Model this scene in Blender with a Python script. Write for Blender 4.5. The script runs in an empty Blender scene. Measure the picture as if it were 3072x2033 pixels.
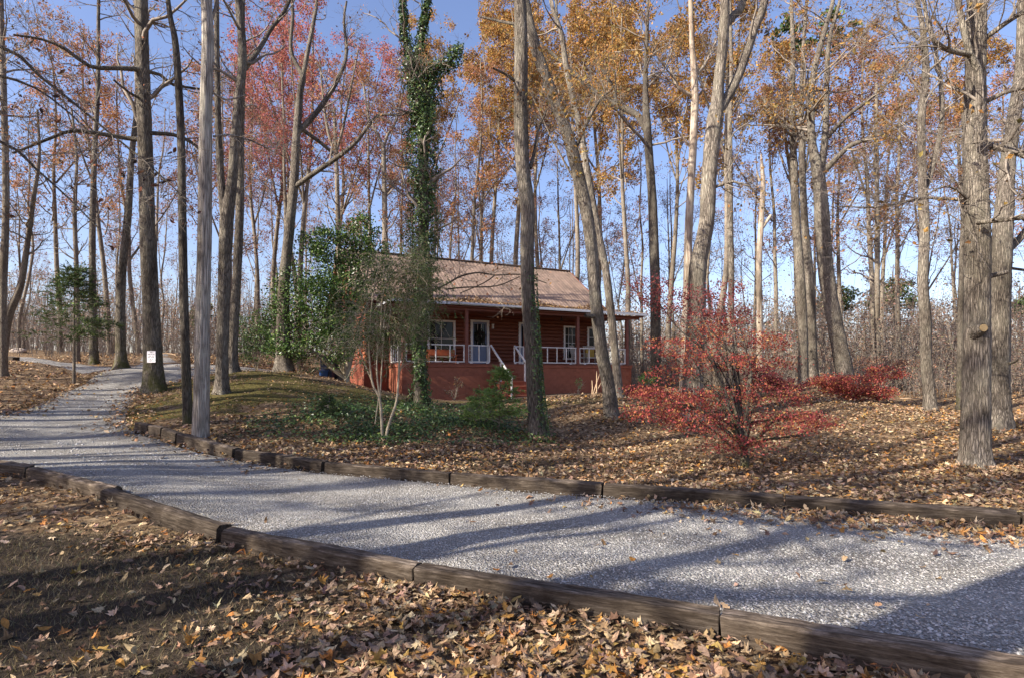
import bpy, math
import numpy as np
from mathutils import Vector

# ------------------------------------------------------------------ camera, sky, sun, exposure
scene = bpy.context.scene
F = 1700.0                     # focal length in photo pixels (photo is 3072 px wide)
CX, HY, CAMZ = 1536.0, 1125.0, 1.6
cam_data = bpy.data.cameras.new("camera")
cam_data.sensor_width = 36.0
cam_data.lens = F / 3072.0 * 36.0
cam_data.shift_y = (HY - 1016.5) / 3072.0
cam_data.clip_start, cam_data.clip_end = 0.05, 2000.0
cam = bpy.data.objects.new("camera", cam_data)
scene.collection.objects.link(cam)
cam.location = (0, 0, CAMZ)
cam.rotation_euler = (math.radians(90), 0, 0)
scene.camera = cam

SUN_AZ = math.radians(211.0)   # direction TO the sun in the XY plane (from +X, counter-clockwise)
SUN_EL = math.radians(31.0)
world = bpy.data.worlds.new("World")
scene.world = world
world.use_nodes = True
wnt = world.node_tree
sky = wnt.nodes.new("ShaderNodeTexSky")
sky.sky_type = 'NISHITA'
sky.sun_disc = False
sky.sun_elevation = SUN_EL
sky.sun_rotation = math.pi / 2 - SUN_AZ
sky.altitude = 200.0
sky.air_density = 1.15
sky.dust_density = 1.5
sky.ozone_density = 3.0
bg = wnt.nodes["Background"]
bg.inputs["Strength"].default_value = 0.108
tint = wnt.nodes.new("ShaderNodeMix")          # camera white balance of the photograph: a slightly violet blue
tint.data_type = 'RGBA'
tint.blend_type = 'MULTIPLY'
tint.inputs[0].default_value = 1.0
tint.inputs[7].default_value = (1.07, 0.95, 1.05, 1)
wnt.links.new(sky.outputs[0], tint.inputs[6])
wnt.links.new(tint.outputs[2], bg.inputs[0])

sun_data = bpy.data.lights.new("sun", 'SUN')
sun_data.energy = 5.0
sun_data.angle = math.radians(0.5)
sun_data.color = (1.0, 0.92, 0.80)
sun = bpy.data.objects.new("sun", sun_data)
scene.collection.objects.link(sun)
sdir = Vector((math.cos(SUN_AZ) * math.cos(SUN_EL), math.sin(SUN_AZ) * math.cos(SUN_EL), math.sin(SUN_EL)))
sun.rotation_euler = sdir.to_track_quat('Z', 'Y').to_euler()
sun.location = (-20, -12, 30)

vs = scene.view_settings
vs.view_transform = 'Standard'
vs.look = 'None'
vs.exposure = 1.12
vs.gamma = 1.0
vs.use_curve_mapping = False
cy = scene.cycles
cy.use_denoising = True
cy.max_bounces = 6
cy.diffuse_bounces = 3
cy.glossy_bounces = 2
cy.transmission_bounces = 3
cy.transparent_max_bounces = 4
cy.caustics_reflective = cy.caustics_refractive = False

rng = np.random.default_rng(11)
COL = scene.collection


# ------------------------------------------------------------------ helpers
def nrm(a):
    return a / np.maximum(np.linalg.norm(a, axis=-1, keepdims=True), 1e-9)


def W(px, py, Y):
    return np.array([(px - CX) / F * Y, Y, CAMZ + (HY - py) / F * Y])


def PX(px, Y):
    return (px - CX) / F * Y


class Acc:
    """Collects geometry for ONE mesh."""

    def __init__(self):
        self.v, self.q, self.t, self.c, self.n = [], [], [], [], 0

    def add(self, v, quads=None, tris=None, col=None):
        v = np.asarray(v, dtype=np.float64).reshape(-1, 3)
        if quads is not None and len(quads):
            self.q.append(np.asarray(quads, dtype=np.int64).reshape(-1, 4) + self.n)
        if tris is not None and len(tris):
            self.t.append(np.asarray(tris, dtype=np.int64).reshape(-1, 3) + self.n)
        self.v.append(v)
        if col is None:
            col = np.ones((len(v), 3)) * 0.5
        col = np.asarray(col, dtype=np.float64)
        if col.ndim == 1:
            col = np.tile(col, (len(v), 1))
        self.c.append(col)
        self.n += len(v)

    def mesh(self, name, smooth=False, off=None):
        me = bpy.data.meshes.new(name)
        v = np.concatenate(self.v) if self.v else np.zeros((0, 3))
        if off is not None:
            v = v - np.asarray(off)
        q = np.concatenate(self.q) if self.q else np.zeros((0, 4), np.int64)
        t = np.concatenate(self.t) if self.t else np.zeros((0, 3), np.int64)
        nq, ntr = len(q), len(t)
        me.vertices.add(len(v))
        me.vertices.foreach_set("co", v.astype(np.float32).ravel())
        me.loops.add(nq * 4 + ntr * 3)
        me.loops.foreach_set("vertex_index", np.concatenate([q.ravel(), t.ravel()]).astype(np.int32))
        me.polygons.add(nq + ntr)
        ls = np.concatenate([np.arange(nq) * 4, nq * 4 + np.arange(ntr) * 3]).astype(np.int32)
        me.polygons.foreach_set("loop_start", ls)
        me.polygons.foreach_set("use_smooth", np.full(nq + ntr, bool(smooth)))
        c = np.concatenate(self.c) if self.c else np.zeros((0, 3))
        ca = me.color_attributes.new("Col", 'FLOAT_COLOR', 'POINT')
        ca.data.foreach_set("color", np.concatenate([c, np.ones((len(c), 1))], 1).astype(np.float32).ravel())
        me.update(calc_edges=True)
        return me

    def build(self, name, m, parent=None, smooth=False, kind=None, off=None):
        if off is None and parent is not None and parent.get("_w"):
            off = tuple(parent.location)
        return link(name, self.mesh(name, smooth, off), m, parent, kind)


def link(name, me, m=None, parent=None, kind=None):
    o = bpy.data.objects.new(name, me)
    COL.objects.link(o)
    if m is not None and len(me.materials) == 0:
        me.materials.append(m)
    if parent is not None:
        o.parent = parent
    if kind:
        o["kind"] = kind
    return o


def thing(name, label, cat, loc, group=None, rz=0.0):
    e = bpy.data.objects.new(name, None)
    COL.objects.link(e)
    e.empty_display_size = 0.2
    e.location = [float(x) for x in loc]
    e.rotation_euler = (0, 0, rz)
    tag(e, label, cat, group)
    if rz == 0.0:
        e["_w"] = 1
    return e


def tag(o, label, cat, group=None):
    o["label"], o["category"] = label, cat
    if group:
        o["group"] = group
    return o


BOXQ = [(0, 3, 2, 1), (4, 5, 6, 7), (0, 1, 5, 4), (1, 2, 6, 5), (2, 3, 7, 6), (3, 0, 4, 7)]


def boxv(x0, x1, y0, y1, z0, z1):
    return np.array([(x0, y0, z0), (x1, y0, z0), (x1, y1, z0), (x0, y1, z0), (x0, y0, z1), (x1, y0, z1), (x1, y1, z1), (x0, y1, z1)], float)


def addbox(acc, x0, x1, y0, y1, z0, z1, col=None):
    acc.add(boxv(x0, x1, y0, y1, z0, z1), BOXQ, col=col)


def box(name, m, parent, x0, x1, y0, y1, z0, z1):
    a = Acc()
    addbox(a, x0, x1, y0, y1, z0, z1)
    return a.build(name, m, parent)


def barbox(acc, p, q, w, h):
    """square bar from p to q"""
    p, q = np.asarray(p, float), np.asarray(q, float)
    d = nrm(q - p)
    up = np.array([0, 0, 1.0]) if abs(d[2]) < 0.95 else np.array([0, 1.0, 0])
    s = nrm(np.cross(d, up))
    u = np.cross(s, d)
    v = []
    for c in (p, q):
        for a, b in ((-1, -1), (1, -1), (1, 1), (-1, 1)):
            v.append(c + s * a * w / 2 + u * b * h / 2)
    acc.add(v, [(0, 1, 2, 3), (7, 6, 5, 4), (0, 4, 5, 1), (1, 5, 6, 2), (2, 6, 7, 3), (3, 7, 4, 0)])


def tubes(acc, P, R, sides, col=None, cap=False, rmod=None):
    """P (N,n,3), R (N,n): batch of tubes. rmod (N,n,sides) multiplies the radius."""
    P, R = np.asarray(P, float), np.asarray(R, float)
    N, n = R.shape
    T = np.zeros_like(P)
    T[:, 1:-1] = P[:, 2:] - P[:, :-2]
    T[:, 0] = P[:, 1] - P[:, 0]
    T[:, -1] = P[:, -1] - P[:, -2]
    T = nrm(T)
    mean = nrm(P[:, -1] - P[:, 0])
    ref = np.where(np.abs(mean[:, 1:2]) < 0.8, np.array([[0, 1.0, 0]]), np.array([[1.0, 0, 0]]))[:, None, :]
    U = nrm(np.cross(np.broadcast_to(ref, T.shape), T))
    V = np.cross(T, U)
    ang = np.arange(sides) / sides * 2 * np.pi
    ca, sa = np.cos(ang), np.sin(ang)
    rr = R[:, :, None] * (rmod if rmod is not None else 1.0)
    ring = P[:, :, None, :] + (rr * ca)[..., None] * U[:, :, None, :] + (rr * sa)[..., None] * V[:, :, None, :]
    base = (np.arange(N) * n * sides)[:, None, None] + (np.arange(n - 1) * sides)[None, :, None]
    k = np.arange(sides)[None, None, :]
    k2 = (np.arange(sides) + 1) % sides
    k2 = k2[None, None, :]
    quads = np.stack([base + k, base + k2, base + sides + k2, base + sides + k], -1).reshape(-1, 4)
    c = None
    if col is not None:
        col = np.asarray(col, float)
        c = np.repeat(col, n * sides, axis=0) if col.ndim == 2 else col
    tris = None
    if cap:
        tr = []
        for i in range(N):
            b = (i * n + n - 1) * sides
            tr += [(b, b + j, b + j + 1) for j in range(1, sides - 1)]
        tris = tr
    acc.add(ring.reshape(-1, 3), quads, tris, col=c)


def resample(pts, rad, step):
    """Catmull-Rom resample of a polyline"""
    pts, rad = np.asarray(pts, float), np.asarray(rad, float)
    p = np.vstack([2 * pts[0] - pts[1], pts, 2 * pts[-1] - pts[-2]])
    r = np.concatenate([[rad[0]], rad, [rad[-1]]])
    op, orr = [], []
    for i in range(1, len(p) - 2):
        L = np.linalg.norm(p[i + 1] - p[i])
        m = max(1, int(math.ceil(L / step)))
        t = (np.arange(m) / m)[:, None]
        a = 0.5 * ((2 * p[i]) + (p[i + 1] - p[i - 1]) * t + (2 * p[i - 1] - 5 * p[i] + 4 * p[i + 1] - p[i + 2]) * t ** 2 + (3 * p[i] - p[i - 1] - 3 * p[i + 1] + p[i + 2]) * t ** 3)
        op.append(a)
        orr.append(r[i] + (r[i + 1] - r[i]) * t[:, 0])
    op.append(p[-2:-1])
    orr.append(r[-2:-1])
    return np.vstack(op), np.concatenate(orr)


def spawn(P, R, k, t0, t1, L, ang, npts, ratio, up=0.1, jit=0.25, taper=0.25, lmin=0.35, rmin=0.004):
    """children branches of a batch of parents"""
    N, n, _ = P.shape
    t = rng.uniform(t0, t1, (N, k))
    x = t * (n - 1)
    i = np.minimum(x.astype(int), n - 2)
    f = (x - i)[..., None]
    I = np.arange(N)[:, None]
    pos = P[I, i] * (1 - f) + P[I, i + 1] * f
    rp = R[I, i] * (1 - f[..., 0]) + R[I, i + 1] * f[..., 0]
    tan = nrm(P[I, i + 1] - P[I, i])
    rv = rng.normal(size=(N, k, 3))
    perp = nrm(rv - (rv * tan).sum(-1, keepdims=True) * tan)
    a = np.radians(rng.normal(ang, 12, (N, k)))[..., None]
    d = nrm(np.cos(a) * tan + np.sin(a) * perp)
    ln = L * rng.uniform(0.6, 1.25, (N, k)) * np.maximum(lmin, 1 - 0.75 * (t - t0) / max(t1 - t0, 1e-6))
    r0 = np.maximum(rp * ratio * rng.uniform(0.7, 1.1, (N, k)), rmin)
    M = N * k
    d, pos, ln, r0 = d.reshape(M, 3), pos.reshape(M, 3), ln.reshape(M), r0.reshape(M)
    C = np.zeros((M, npts, 3))
    C[:, 0] = pos
    for j in range(1, npts):
        d = nrm(d + rng.normal(size=(M, 3)) * jit + np.array([0, 0, up]))
        C[:, j] = C[:, j - 1] + d * (ln / (npts - 1))[:, None]
    RR = r0[:, None] * np.linspace(1, taper, npts)[None, :]
    return C, np.maximum(RR, rmin * 0.6)


# leaf templates: outline verts (x,y) unit length, fan around centre
def _lobed():
    r = [(0, -.5), (.10, -.30), (.34, -.34), (.24, -.12), (.50, .04), (.26, .12), (.22, .34), (.08, .26), (0, .52), (-.08, .26), (-.22, .34), (-.26, .12), (-.50, .04), (-.24, -.12), (-.34, -.34), (-.10, -.30)]
    return r


def _oak():
    return [(0, -.5), (.10, -.28), (.22, -.22), (.14, -.06), (.27, .06), (.16, .18), (.20, .34), (0, .5), (-.18, .33), (-.15, .17), (-.27, .05), (-.13, -.06), (-.21, -.22), (-.09, -.28)]


def _ovate():
    return [(0, -.5), (.16, -.28), (.25, 0), (.17, .26), (0, .5), (-.17, .26), (-.25, 0), (-.16, -.28)]


TEMPL = [np.array(f()) for f in (_lobed, _oak, _ovate)]
DIAM = np.array([(0, -.5), (.34, -.05), (0, .5), (-.34, -.05)])


def frame_from(n):
    rv = rng.normal(size=n.shape)
    t = nrm(rv - (rv * n).sum(-1, keepdims=True) * n)
    return t, np.cross(n, t)


def put_leaves(acc, pos, size, n, col, templ=None, curl=0.35):
    pos, n = np.asarray(pos, float), nrm(np.asarray(n, float))
    N = len(pos)
    if N == 0:
        return
    t, b = frame_from(n)
    cu = rng.normal(0.15, curl, (N, 1))
    cv = rng.normal(0.1, curl, (N, 1))
    if templ is None:
        xy = DIAM
        m = 4
        fan = False
    else:
        xy = np.vstack([[(0, 0)], TEMPL[templ]])
        m = len(xy)
        fan = True
    x, y = xy[:, 0][None, :] * rng.uniform(0.62, 1.08, (N, 1)), xy[:, 1][None, :] * np.ones((N, 1))
    if fan:
        x = x * rng.uniform(0.8, 1.15, (N, m))
    z = cu * x * x * 3.0 + cv * y * y * 1.5
    if fan:
        z = z + rng.normal(0, 0.03, (N, m))
    s = np.asarray(size)[:, None]
    v = pos[:, None, :] + (s * x)[..., None] * t[:, None, :] + (s * y)[..., None] * b[:, None, :] + (s * z)[..., None] * n[:, None, :]
    c = np.repeat(col, m, axis=0)
    base = np.arange(N)[:, None] * m
    if fan:
        k = np.arange(1, m)
        k2 = np.where(k + 1 < m, k + 1, 1)
        tr = np.stack([np.broadcast_to(base, (N, m - 1)), base + k[None], base + k2[None]], -1).reshape(-1, 3)
        acc.add(v.reshape(-1, 3), None, tr, col=c)
    else:
        acc.add(v.reshape(-1, 3), base + np.arange(4)[None], col=c)


def pick(pal, N, var=0.18):
    pal = np.asarray(pal, float)
    w = pal[:, 3] / pal[:, 3].sum()
    c = pal[rng.choice(len(pal), N, p=w), :3]
    return np.clip(c * rng.lognormal(0, var, (N, 1)) * rng.normal(1, 0.05, (N, 3)), 0.003, 0.9)


# ------------------------------------------------------------------ materials
class NT:
    def __init__(self, name):
        self.m = bpy.data.materials.new(name)
        self.m.use_nodes = True
        self.nt = self.m.node_tree
        self.b = self.nt.nodes["Principled BSDF"]
        self.out = self.nt.nodes["Material Output"]

    def n(self, t, **kw):
        nd = self.nt.nodes.new(t)
        for k, v in kw.items():
            if k.startswith("i_"):
                key = k[2:].replace("_", " ")
                nd.inputs[key].default_value = v
            else:
                setattr(nd, k, v)
        return nd

    def l(self, a, b):
        self.nt.links.new(a, b)

    def coords(self, kind="Object", scale=(1, 1, 1)):
        tc = self.n("ShaderNodeTexCoord")
        mp = self.n("ShaderNodeMapping")
        mp.inputs["Scale"].default_value = scale
        self.l(tc.outputs[kind], mp.inputs["Vector"])
        return mp.outputs[0]

    def wpos(self, scale=(1, 1, 1)):
        g = self.n("ShaderNodeNewGeometry")
        mp = self.n("ShaderNodeMapping")
        mp.inputs["Scale"].default_value = scale
        self.l(g.outputs["Position"], mp.inputs["Vector"])
        return mp.outputs[0]

    def noise(self, vec, scale=5, detail=4, rough=0.6, dist=0.0):
        nd = self.n("ShaderNodeTexNoise")
        nd.inputs["Scale"].default_value = scale
        nd.inputs["Detail"].default_value = detail
        nd.inputs["Roughness"].default_value = rough
        nd.inputs["Distortion"].default_value = dist
        self.l(vec, nd.inputs["Vector"])
        return nd

    def vor(self, vec, scale=5, feature='F1', rand=1.0):
        nd = self.n("ShaderNodeTexVoronoi", feature=feature)
        nd.inputs["Scale"].default_value = scale
        nd.inputs["Randomness"].default_value = rand
        self.l(vec, nd.inputs["Vector"])
        return nd

    def ramp(self, fac, stops):
        r = self.n("ShaderNodeValToRGB")
        cr = r.color_ramp
        while len(cr.elements) < len(stops):
            cr.elements.new(0.5)
        for e, (p, c) in zip(cr.elements, stops):
            e.position = p
            e.color = (*c, 1) if len(c) == 3 else c
        self.l(fac, r.inputs[0])
        return r.outputs[0]

    def mix(self, fac, a, b, mode='MIX'):
        nd = self.n("ShaderNodeMix", data_type='RGBA', blend_type=mode)
        for sock, val in ((nd.inputs[0], fac), (nd.inputs[6], a), (nd.inputs[7], b)):
            if hasattr(val, "is_output"):
                self.l(val, sock)
            elif isinstance(val, (int, float)):
                sock.default_value = val
            else:
                sock.default_value = (*val, 1)
        return nd.outputs[2]

    def math(self, op, a, b=None, clamp=False):
        nd = self.n("ShaderNodeMath", operation=op, use_clamp=clamp)
        for i, val in enumerate((a, b)):
            if val is None:
                continue
            if hasattr(val, "is_output"):
                self.l(val, nd.inputs[i])
            else:
                nd.inputs[i].default_value = val
        return nd.outputs[0]

    def bump(self, h, strength=0.5, dist=0.02):
        bp = self.n("ShaderNodeBump")
        bp.inputs["Strength"].default_value = strength
        bp.inputs["Distance"].default_value = dist
        self.l(h, bp.inputs["Height"])
        self.l(bp.outputs[0], self.b.inputs["Normal"])

    def fin(self, col=None, rough=0.8, spec=0.3):
        if col is not None:
            if hasattr(col, "is_output"):
                self.l(col, self.b.inputs["Base Color"])
            else:
                self.b.inputs["Base Color"].default_value = (*col, 1)
        if hasattr(rough, "is_output"):
            self.l(rough, self.b.inputs["Roughness"])
        else:
            self.b.inputs["Roughness"].default_value = rough
        self.b.inputs["Specular IOR Level"].default_value = spec
        return self.m


def bark(name, dark, light, scale=1.0, moss=0.0, bump=0.7, stretch=0.13, lichen=0.35):
    k = NT(name)
    v = k.coords("Object", (24 * scale, 24 * scale, 24 * scale * stretch))
    v2 = k.coords("Object", (1, 1, 0.6))
    nz = k.noise(v, 1.0, 5, 0.65, 0.6)
    wv = k.n("ShaderNodeVectorMath", operation='ADD')
    sc = k.n("ShaderNodeVectorMath", operation='SCALE')
    sc.inputs["Scale"].default_value = 0.9
    k.l(nz.outputs["Color"], sc.inputs[0])
    k.l(v, wv.inputs[0])
    k.l(sc.outputs[0], wv.inputs[1])
    vo = k.vor(wv.outputs[0], 1.3, 'DISTANCE_TO_EDGE')
    fine = k.noise(v, 4.0, 6, 0.7)
    hgt = k.math('ADD', k.math('MULTIPLY', k.math('MINIMUM', vo.outputs["Distance"], 0.30), 1.5), k.math('ADD', k.math('MULTIPLY', fine.outputs["Fac"], 0.5), k.math('MULTIPLY', nz.outputs["Fac"], 0.35)))
    mid = tuple((a + b) / 2 for a, b in zip(dark, light))
    c = k.ramp(hgt, [(0.36, dark), (0.58, mid), (0.88, light)])
    big = k.noise(v2, 2.3, 5, 0.65, 0.8)
    li = k.ramp(big.outputs["Fac"], [(0.46, (0, 0, 0)), (0.62, (1, 1, 1))])
    c = k.mix(k.math('MULTIPLY', li, lichen), c, tuple(min(1, x * 1.25 + 0.02) for x in (light[0] * 0.93, light[1] * 1.0, light[2] * 0.93)))
    st = k.noise(k.coords("Object", (1.3, 1.3, 0.35)), 1.1, 4, 0.6, 0.5)
    c = k.mix(1.0, c, k.ramp(st.outputs["Fac"], [(0.34, (0.5, 0.48, 0.46)), (0.58, (1.05, 1.05, 1.05))]), 'MULTIPLY')
    if moss > 0:
        sp = k.n("ShaderNodeSeparateXYZ")
        tc = k.n("ShaderNodeTexCoord")
        k.l(tc.outputs["Object"], sp.inputs[0])
        low = k.n("ShaderNodeMapRange")
        low.inputs[1].default_value, low.inputs[2].default_value = 1.5, 0.0
        low.inputs[3].default_value, low.inputs[4].default_value = 0.0, 1.0
        k.l(sp.outputs["Z"], low.inputs[0])
        mn = k.noise(v2, 4.0, 4, 0.6)
        mm = k.math('MULTIPLY', k.math('MULTIPLY', low.outputs[0], k.ramp(mn.outputs["Fac"], [(0.4, (0, 0, 0)), (0.6, (1, 1, 1))])), moss)
        c = k.mix(mm, c, (0.10, 0.10, 0.025))
    k.bump(hgt, min(1.0, bump * 1.15), 0.05)
    return k.fin(c, 0.9, 0.2)


def leafmat(name, trans=0.3, rough=0.6, spec=0.3, noise=True):
    k = NT(name)
    at = k.n("ShaderNodeAttribute", attribute_name="Col")
    c = at.outputs["Color"]
    if noise:
        nz = k.noise(k.wpos(), 45, 3, 0.7)
        c = k.mix(1.0, c, k.ramp(nz.outputs["Fac"], [(0.3, (0.65, 0.62, 0.6)), (0.7, (1.2, 1.2, 1.2))]), 'MULTIPLY')
    k.fin(c, rough, spec)
    tr = k.n("ShaderNodeBsdfTranslucent")
    k.l(c, tr.inputs[0])
    mx = k.n("ShaderNodeMixShader")
    mx.inputs[0].default_value = trans
    k.l(k.b.outputs[0], mx.inputs[1])
    k.l(tr.outputs[0], mx.inputs[2])
    k.l(mx.outputs[0], k.out.inputs[0])
    return k.m


MAT = {}
MAT["oak"] = bark("bark_oak_grey", (0.045, 0.036, 0.028), (0.34, 0.29, 0.235), 1.0, bump=0.9)
MAT["oakmoss"] = bark("bark_oak_mossy", (0.042, 0.034, 0.026), (0.32, 0.275, 0.22), 1.0, moss=0.95, bump=0.9)
MAT["tulip"] = bark("bark_tulip_grey", (0.06, 0.048, 0.037), (0.41, 0.35, 0.285), 0.85, lichen=0.4, bump=0.9)
MAT["pale"] = bark("bark_pale_shaggy", (0.13, 0.112, 0.095), (0.60, 0.54, 0.47), 0.8, stretch=0.06, bump=0.6)
MAT["dead"] = bark("bark_dead_bleached", (0.22, 0.16, 0.11), (0.60, 0.50, 0.40), 0.6, stretch=0.06, bump=0.35)
MAT["dark"] = bark("bark_dark", (0.04, 0.032, 0.026), (0.20, 0.17, 0.135), 1.1, moss=0.6)
MAT["slim"] = bark("bark_slim_grey", (0.07, 0.055, 0.042), (0.34, 0.285, 0.225), 1.6, bump=0.4)
k = NT("bark_twig")
nz = k.noise(k.coords("Object"), 3.0, 3)
MAT["twig"] = k.fin(k.ramp(nz.outputs["Fac"], [(0.3, (0.13, 0.107, 0.085)), (0.7, (0.34, 0.29, 0.24))]), 0.9, 0.15)
k = NT("bark_pale_stem")
nz = k.noise(k.coords("Object", (3, 3, 1)), 5.0, 4)
MAT["stem"] = k.fin(k.ramp(nz.outputs["Fac"], [(0.3, (0.26, 0.21, 0.14)), (0.7, (0.52, 0.45, 0.33))]), 0.85, 0.2)
MAT["leaf"] = leafmat("leaf_crown", 0.42, 0.55, 0.25, noise=False)
MAT["ever"] = leafmat("leaf_evergreen", 0.2, 0.38, 0.45, noise=False)
MAT["dry"] = leafmat("leaf_dry", 0.12, 0.7, 0.2)
MAT["needle"] = leafmat("needles", 0.25, 0.6, 0.2, noise=False)

# ground
k = NT("forest_floor")
at = k.n("ShaderNodeAttribute", attribute_name="Col")
sp = k.n("ShaderNodeSeparateColor")
k.l(at.outputs["Color"], sp.inputs[0])
wp = k.wpos()
big = k.noise(wp, 1.1, 6, 0.65, 0.4)
fine = k.noise(wp, 26, 6, 0.75)
vo = k.vor(k.wpos((1, 1, 1)), 13)
litter = k.ramp(vo.outputs["Color"], [(0.1, (0.08, 0.05, 0.03)), (0.4, (0.20, 0.13, 0.074)), (0.65, (0.31, 0.215, 0.125)), (0.92, (0.44, 0.325, 0.20))])
litter = k.mix(1.0, litter, k.ramp(fine.outputs["Fac"], [(0.3, (0.45, 0.42, 0.4)), (0.7, (1.15, 1.15, 1.15))]), 'MULTIPLY')
soil = k.ramp(fine.outputs["Fac"], [(0.3, (0.034, 0.026, 0.019)), (0.55, (0.085, 0.064, 0.045)), (0.75, (0.16, 0.12, 0.085))])
moss = k.ramp(fine.outputs["Fac"], [(0.25, (0.045, 0.038, 0.014)), (0.5, (0.105, 0.088, 0.028)), (0.75, (0.185, 0.145, 0.055))])
mossn = k.math('ADD', sp.outputs["Red"], k.math('MULTIPLY', k.math('SUBTRACT', big.outputs["Fac"], 0.56), 2.2))
mossf = k.ramp(mossn, [(0.35, (0, 0, 0)), (0.6, (1, 1, 1))])
soiln = k.math('ADD', sp.outputs["Green"], k.math('MULTIPLY', k.math('SUBTRACT', big.outputs["Fac"], 0.5), 1.3))
soilf = k.ramp(soiln, [(0.35, (0, 0, 0)), (0.65, (1, 1, 1))])
c = k.mix(soilf, litter, soil)
c = k.mix(mossf, c, moss)
hh = k.math('ADD', k.math('MULTIPLY', vo.outputs["Distance"], 0.6), fine.outputs["Fac"])
k.bump(hh, 0.8, 0.05)
MAT["ground"] = k.fin(c, 0.95, 0.1)

# gravel
k = NT("limestone_gravel")
wp = k.wpos()
vo = k.vor(wp, 52)
vo2 = k.vor(wp, 100)
g = k.ramp(vo.outputs["Color"], [(0.05, (0.27, 0.255, 0.23)), (0.45, (0.39, 0.37, 0.34)), (0.95, (0.52, 0.495, 0.46))])
edge = k.ramp(vo.outputs["Distance"], [(0.0, (1.1, 1.1, 1.1)), (0.75, (0.58, 0.57, 0.55))])
g = k.mix(1.0, g, edge, 'MULTIPLY')
big = k.noise(k.wpos((0.7, 1, 1)), 1.3, 6, 0.7, 0.5)
dirt = k.ramp(big.outputs["Fac"], [(0.48, (0, 0, 0)), (0.72, (1, 1, 1))])
at = k.n("ShaderNodeAttribute", attribute_name="Col")
sp = k.n("ShaderNodeSeparateColor")
k.l(at.outputs["Color"], sp.inputs[0])
edgem = k.math('MULTIPLY', sp.outputs["Red"], k.ramp(big.outputs["Fac"], [(0.3, (0.25, 0.25, 0.25)), (0.6, (1, 1, 1))]), True)
g = k.mix(k.math('MULTIPLY', sp.outputs["Green"], 0.28), g, (0.49, 0.47, 0.435))
g = k.mix(k.math('MULTIPLY', dirt, 0.45), g, (0.17, 0.145, 0.115))
g = k.mix(k.math('MULTIPLY', edgem, 0.7), g, (0.13, 0.10, 0.075))
hh = k.math('SUBTRACT', 1.0, k.math('ADD', vo.outputs["Distance"], k.math('MULTIPLY', vo2.outputs["Distance"], 0.4)))
k.bump(hh, 0.9, 0.03)
MAT["gravel"] = k.fin(g, 0.9, 0.2)
k = NT("limestone_stone")
at = k.n("ShaderNodeAttribute", attribute_name="Col")
nz = k.noise(k.wpos(), 60, 3)
MAT["stone"] = k.fin(k.mix(1.0, at.outputs["Color"], k.ramp(nz.outputs["Fac"], [(0.3, (0.75, 0.75, 0.75)), (0.7, (1.1, 1.1, 1.1))]), 'MULTIPLY'), 0.85, 0.25)

# weathered railway-tie timber
k = NT("weathered_timber")
oi = k.n("ShaderNodeObjectInfo")


def shifted(sc):
    off = k.n("ShaderNodeVectorMath", operation='SCALE')
    off.inputs[0].default_value = (91.0, 37.0, 53.0)
    k.l(oi.outputs["Random"], off.inputs["Scale"])
    av = k.n("ShaderNodeVectorMath", operation='ADD')
    k.l(k.coords("Object", sc), av.inputs[0])
    k.l(off.outputs[0], av.inputs[1])
    return av.outputs[0]


v = shifted((2.6, 30, 30))
gr = k.noise(v, 1.7, 8, 0.72, 0.5)
v2 = shifted((2.4, 5, 5))
pt = k.noise(v2, 1.7, 5, 0.7, 0.6)
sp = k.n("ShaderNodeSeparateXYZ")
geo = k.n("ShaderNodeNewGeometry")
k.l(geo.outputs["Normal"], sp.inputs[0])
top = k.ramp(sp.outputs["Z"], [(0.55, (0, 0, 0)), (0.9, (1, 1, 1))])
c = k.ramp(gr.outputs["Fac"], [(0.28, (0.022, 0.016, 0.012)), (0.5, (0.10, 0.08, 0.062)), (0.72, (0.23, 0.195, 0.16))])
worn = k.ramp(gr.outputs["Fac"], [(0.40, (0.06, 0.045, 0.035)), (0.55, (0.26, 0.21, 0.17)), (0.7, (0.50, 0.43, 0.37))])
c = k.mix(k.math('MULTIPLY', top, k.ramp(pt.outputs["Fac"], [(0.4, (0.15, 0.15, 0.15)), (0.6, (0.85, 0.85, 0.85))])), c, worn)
stain = k.ramp(pt.outputs["Fac"], [(0.3, (0.5, 0.46, 0.42)), (0.65, (1.1, 1.1, 1.1))])
c = k.mix(1.0, c, stain, 'MULTIPLY')
c = k.mix(1.0, c, k.ramp(oi.outputs["Random"], [(0.0, (0.62, 0.6, 0.58)), (1.0, (1.2, 1.16, 1.1))]), 'MULTIPLY')
k.bump(gr.outputs["Fac"], 0.7, 0.02)
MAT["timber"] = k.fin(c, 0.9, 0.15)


def paint(name, c, rough=0.55, var=0.25, scale=4.0, bump=0.1, stretch=(1, 1, 1), spec=0.35):
    k = NT(name)
    oi = k.n("ShaderNodeObjectInfo")
    off = k.n("ShaderNodeVectorMath", operation='SCALE')
    off.inputs[0].default_value = (37.0, 53.0, 71.0)
    k.l(oi.outputs["Random"], off.inputs["Scale"])
    av = k.n("ShaderNodeVectorMath", operation='ADD')
    k.l(k.coords("Object", stretch), av.inputs[0])
    k.l(off.outputs[0], av.inputs[1])
    v = av.outputs[0]
    nz = k.noise(v, scale, 6, 0.7, 0.3)
    col = k.ramp(nz.outputs["Fac"], [(0.3, tuple(x * (1 - var) for x in c)), (0.7, tuple(min(1, x * (1 + var)) for x in c))])
    if bump:
        k.bump(nz.outputs["Fac"], bump, 0.01)
    return k.fin(col, rough, spec)


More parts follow.
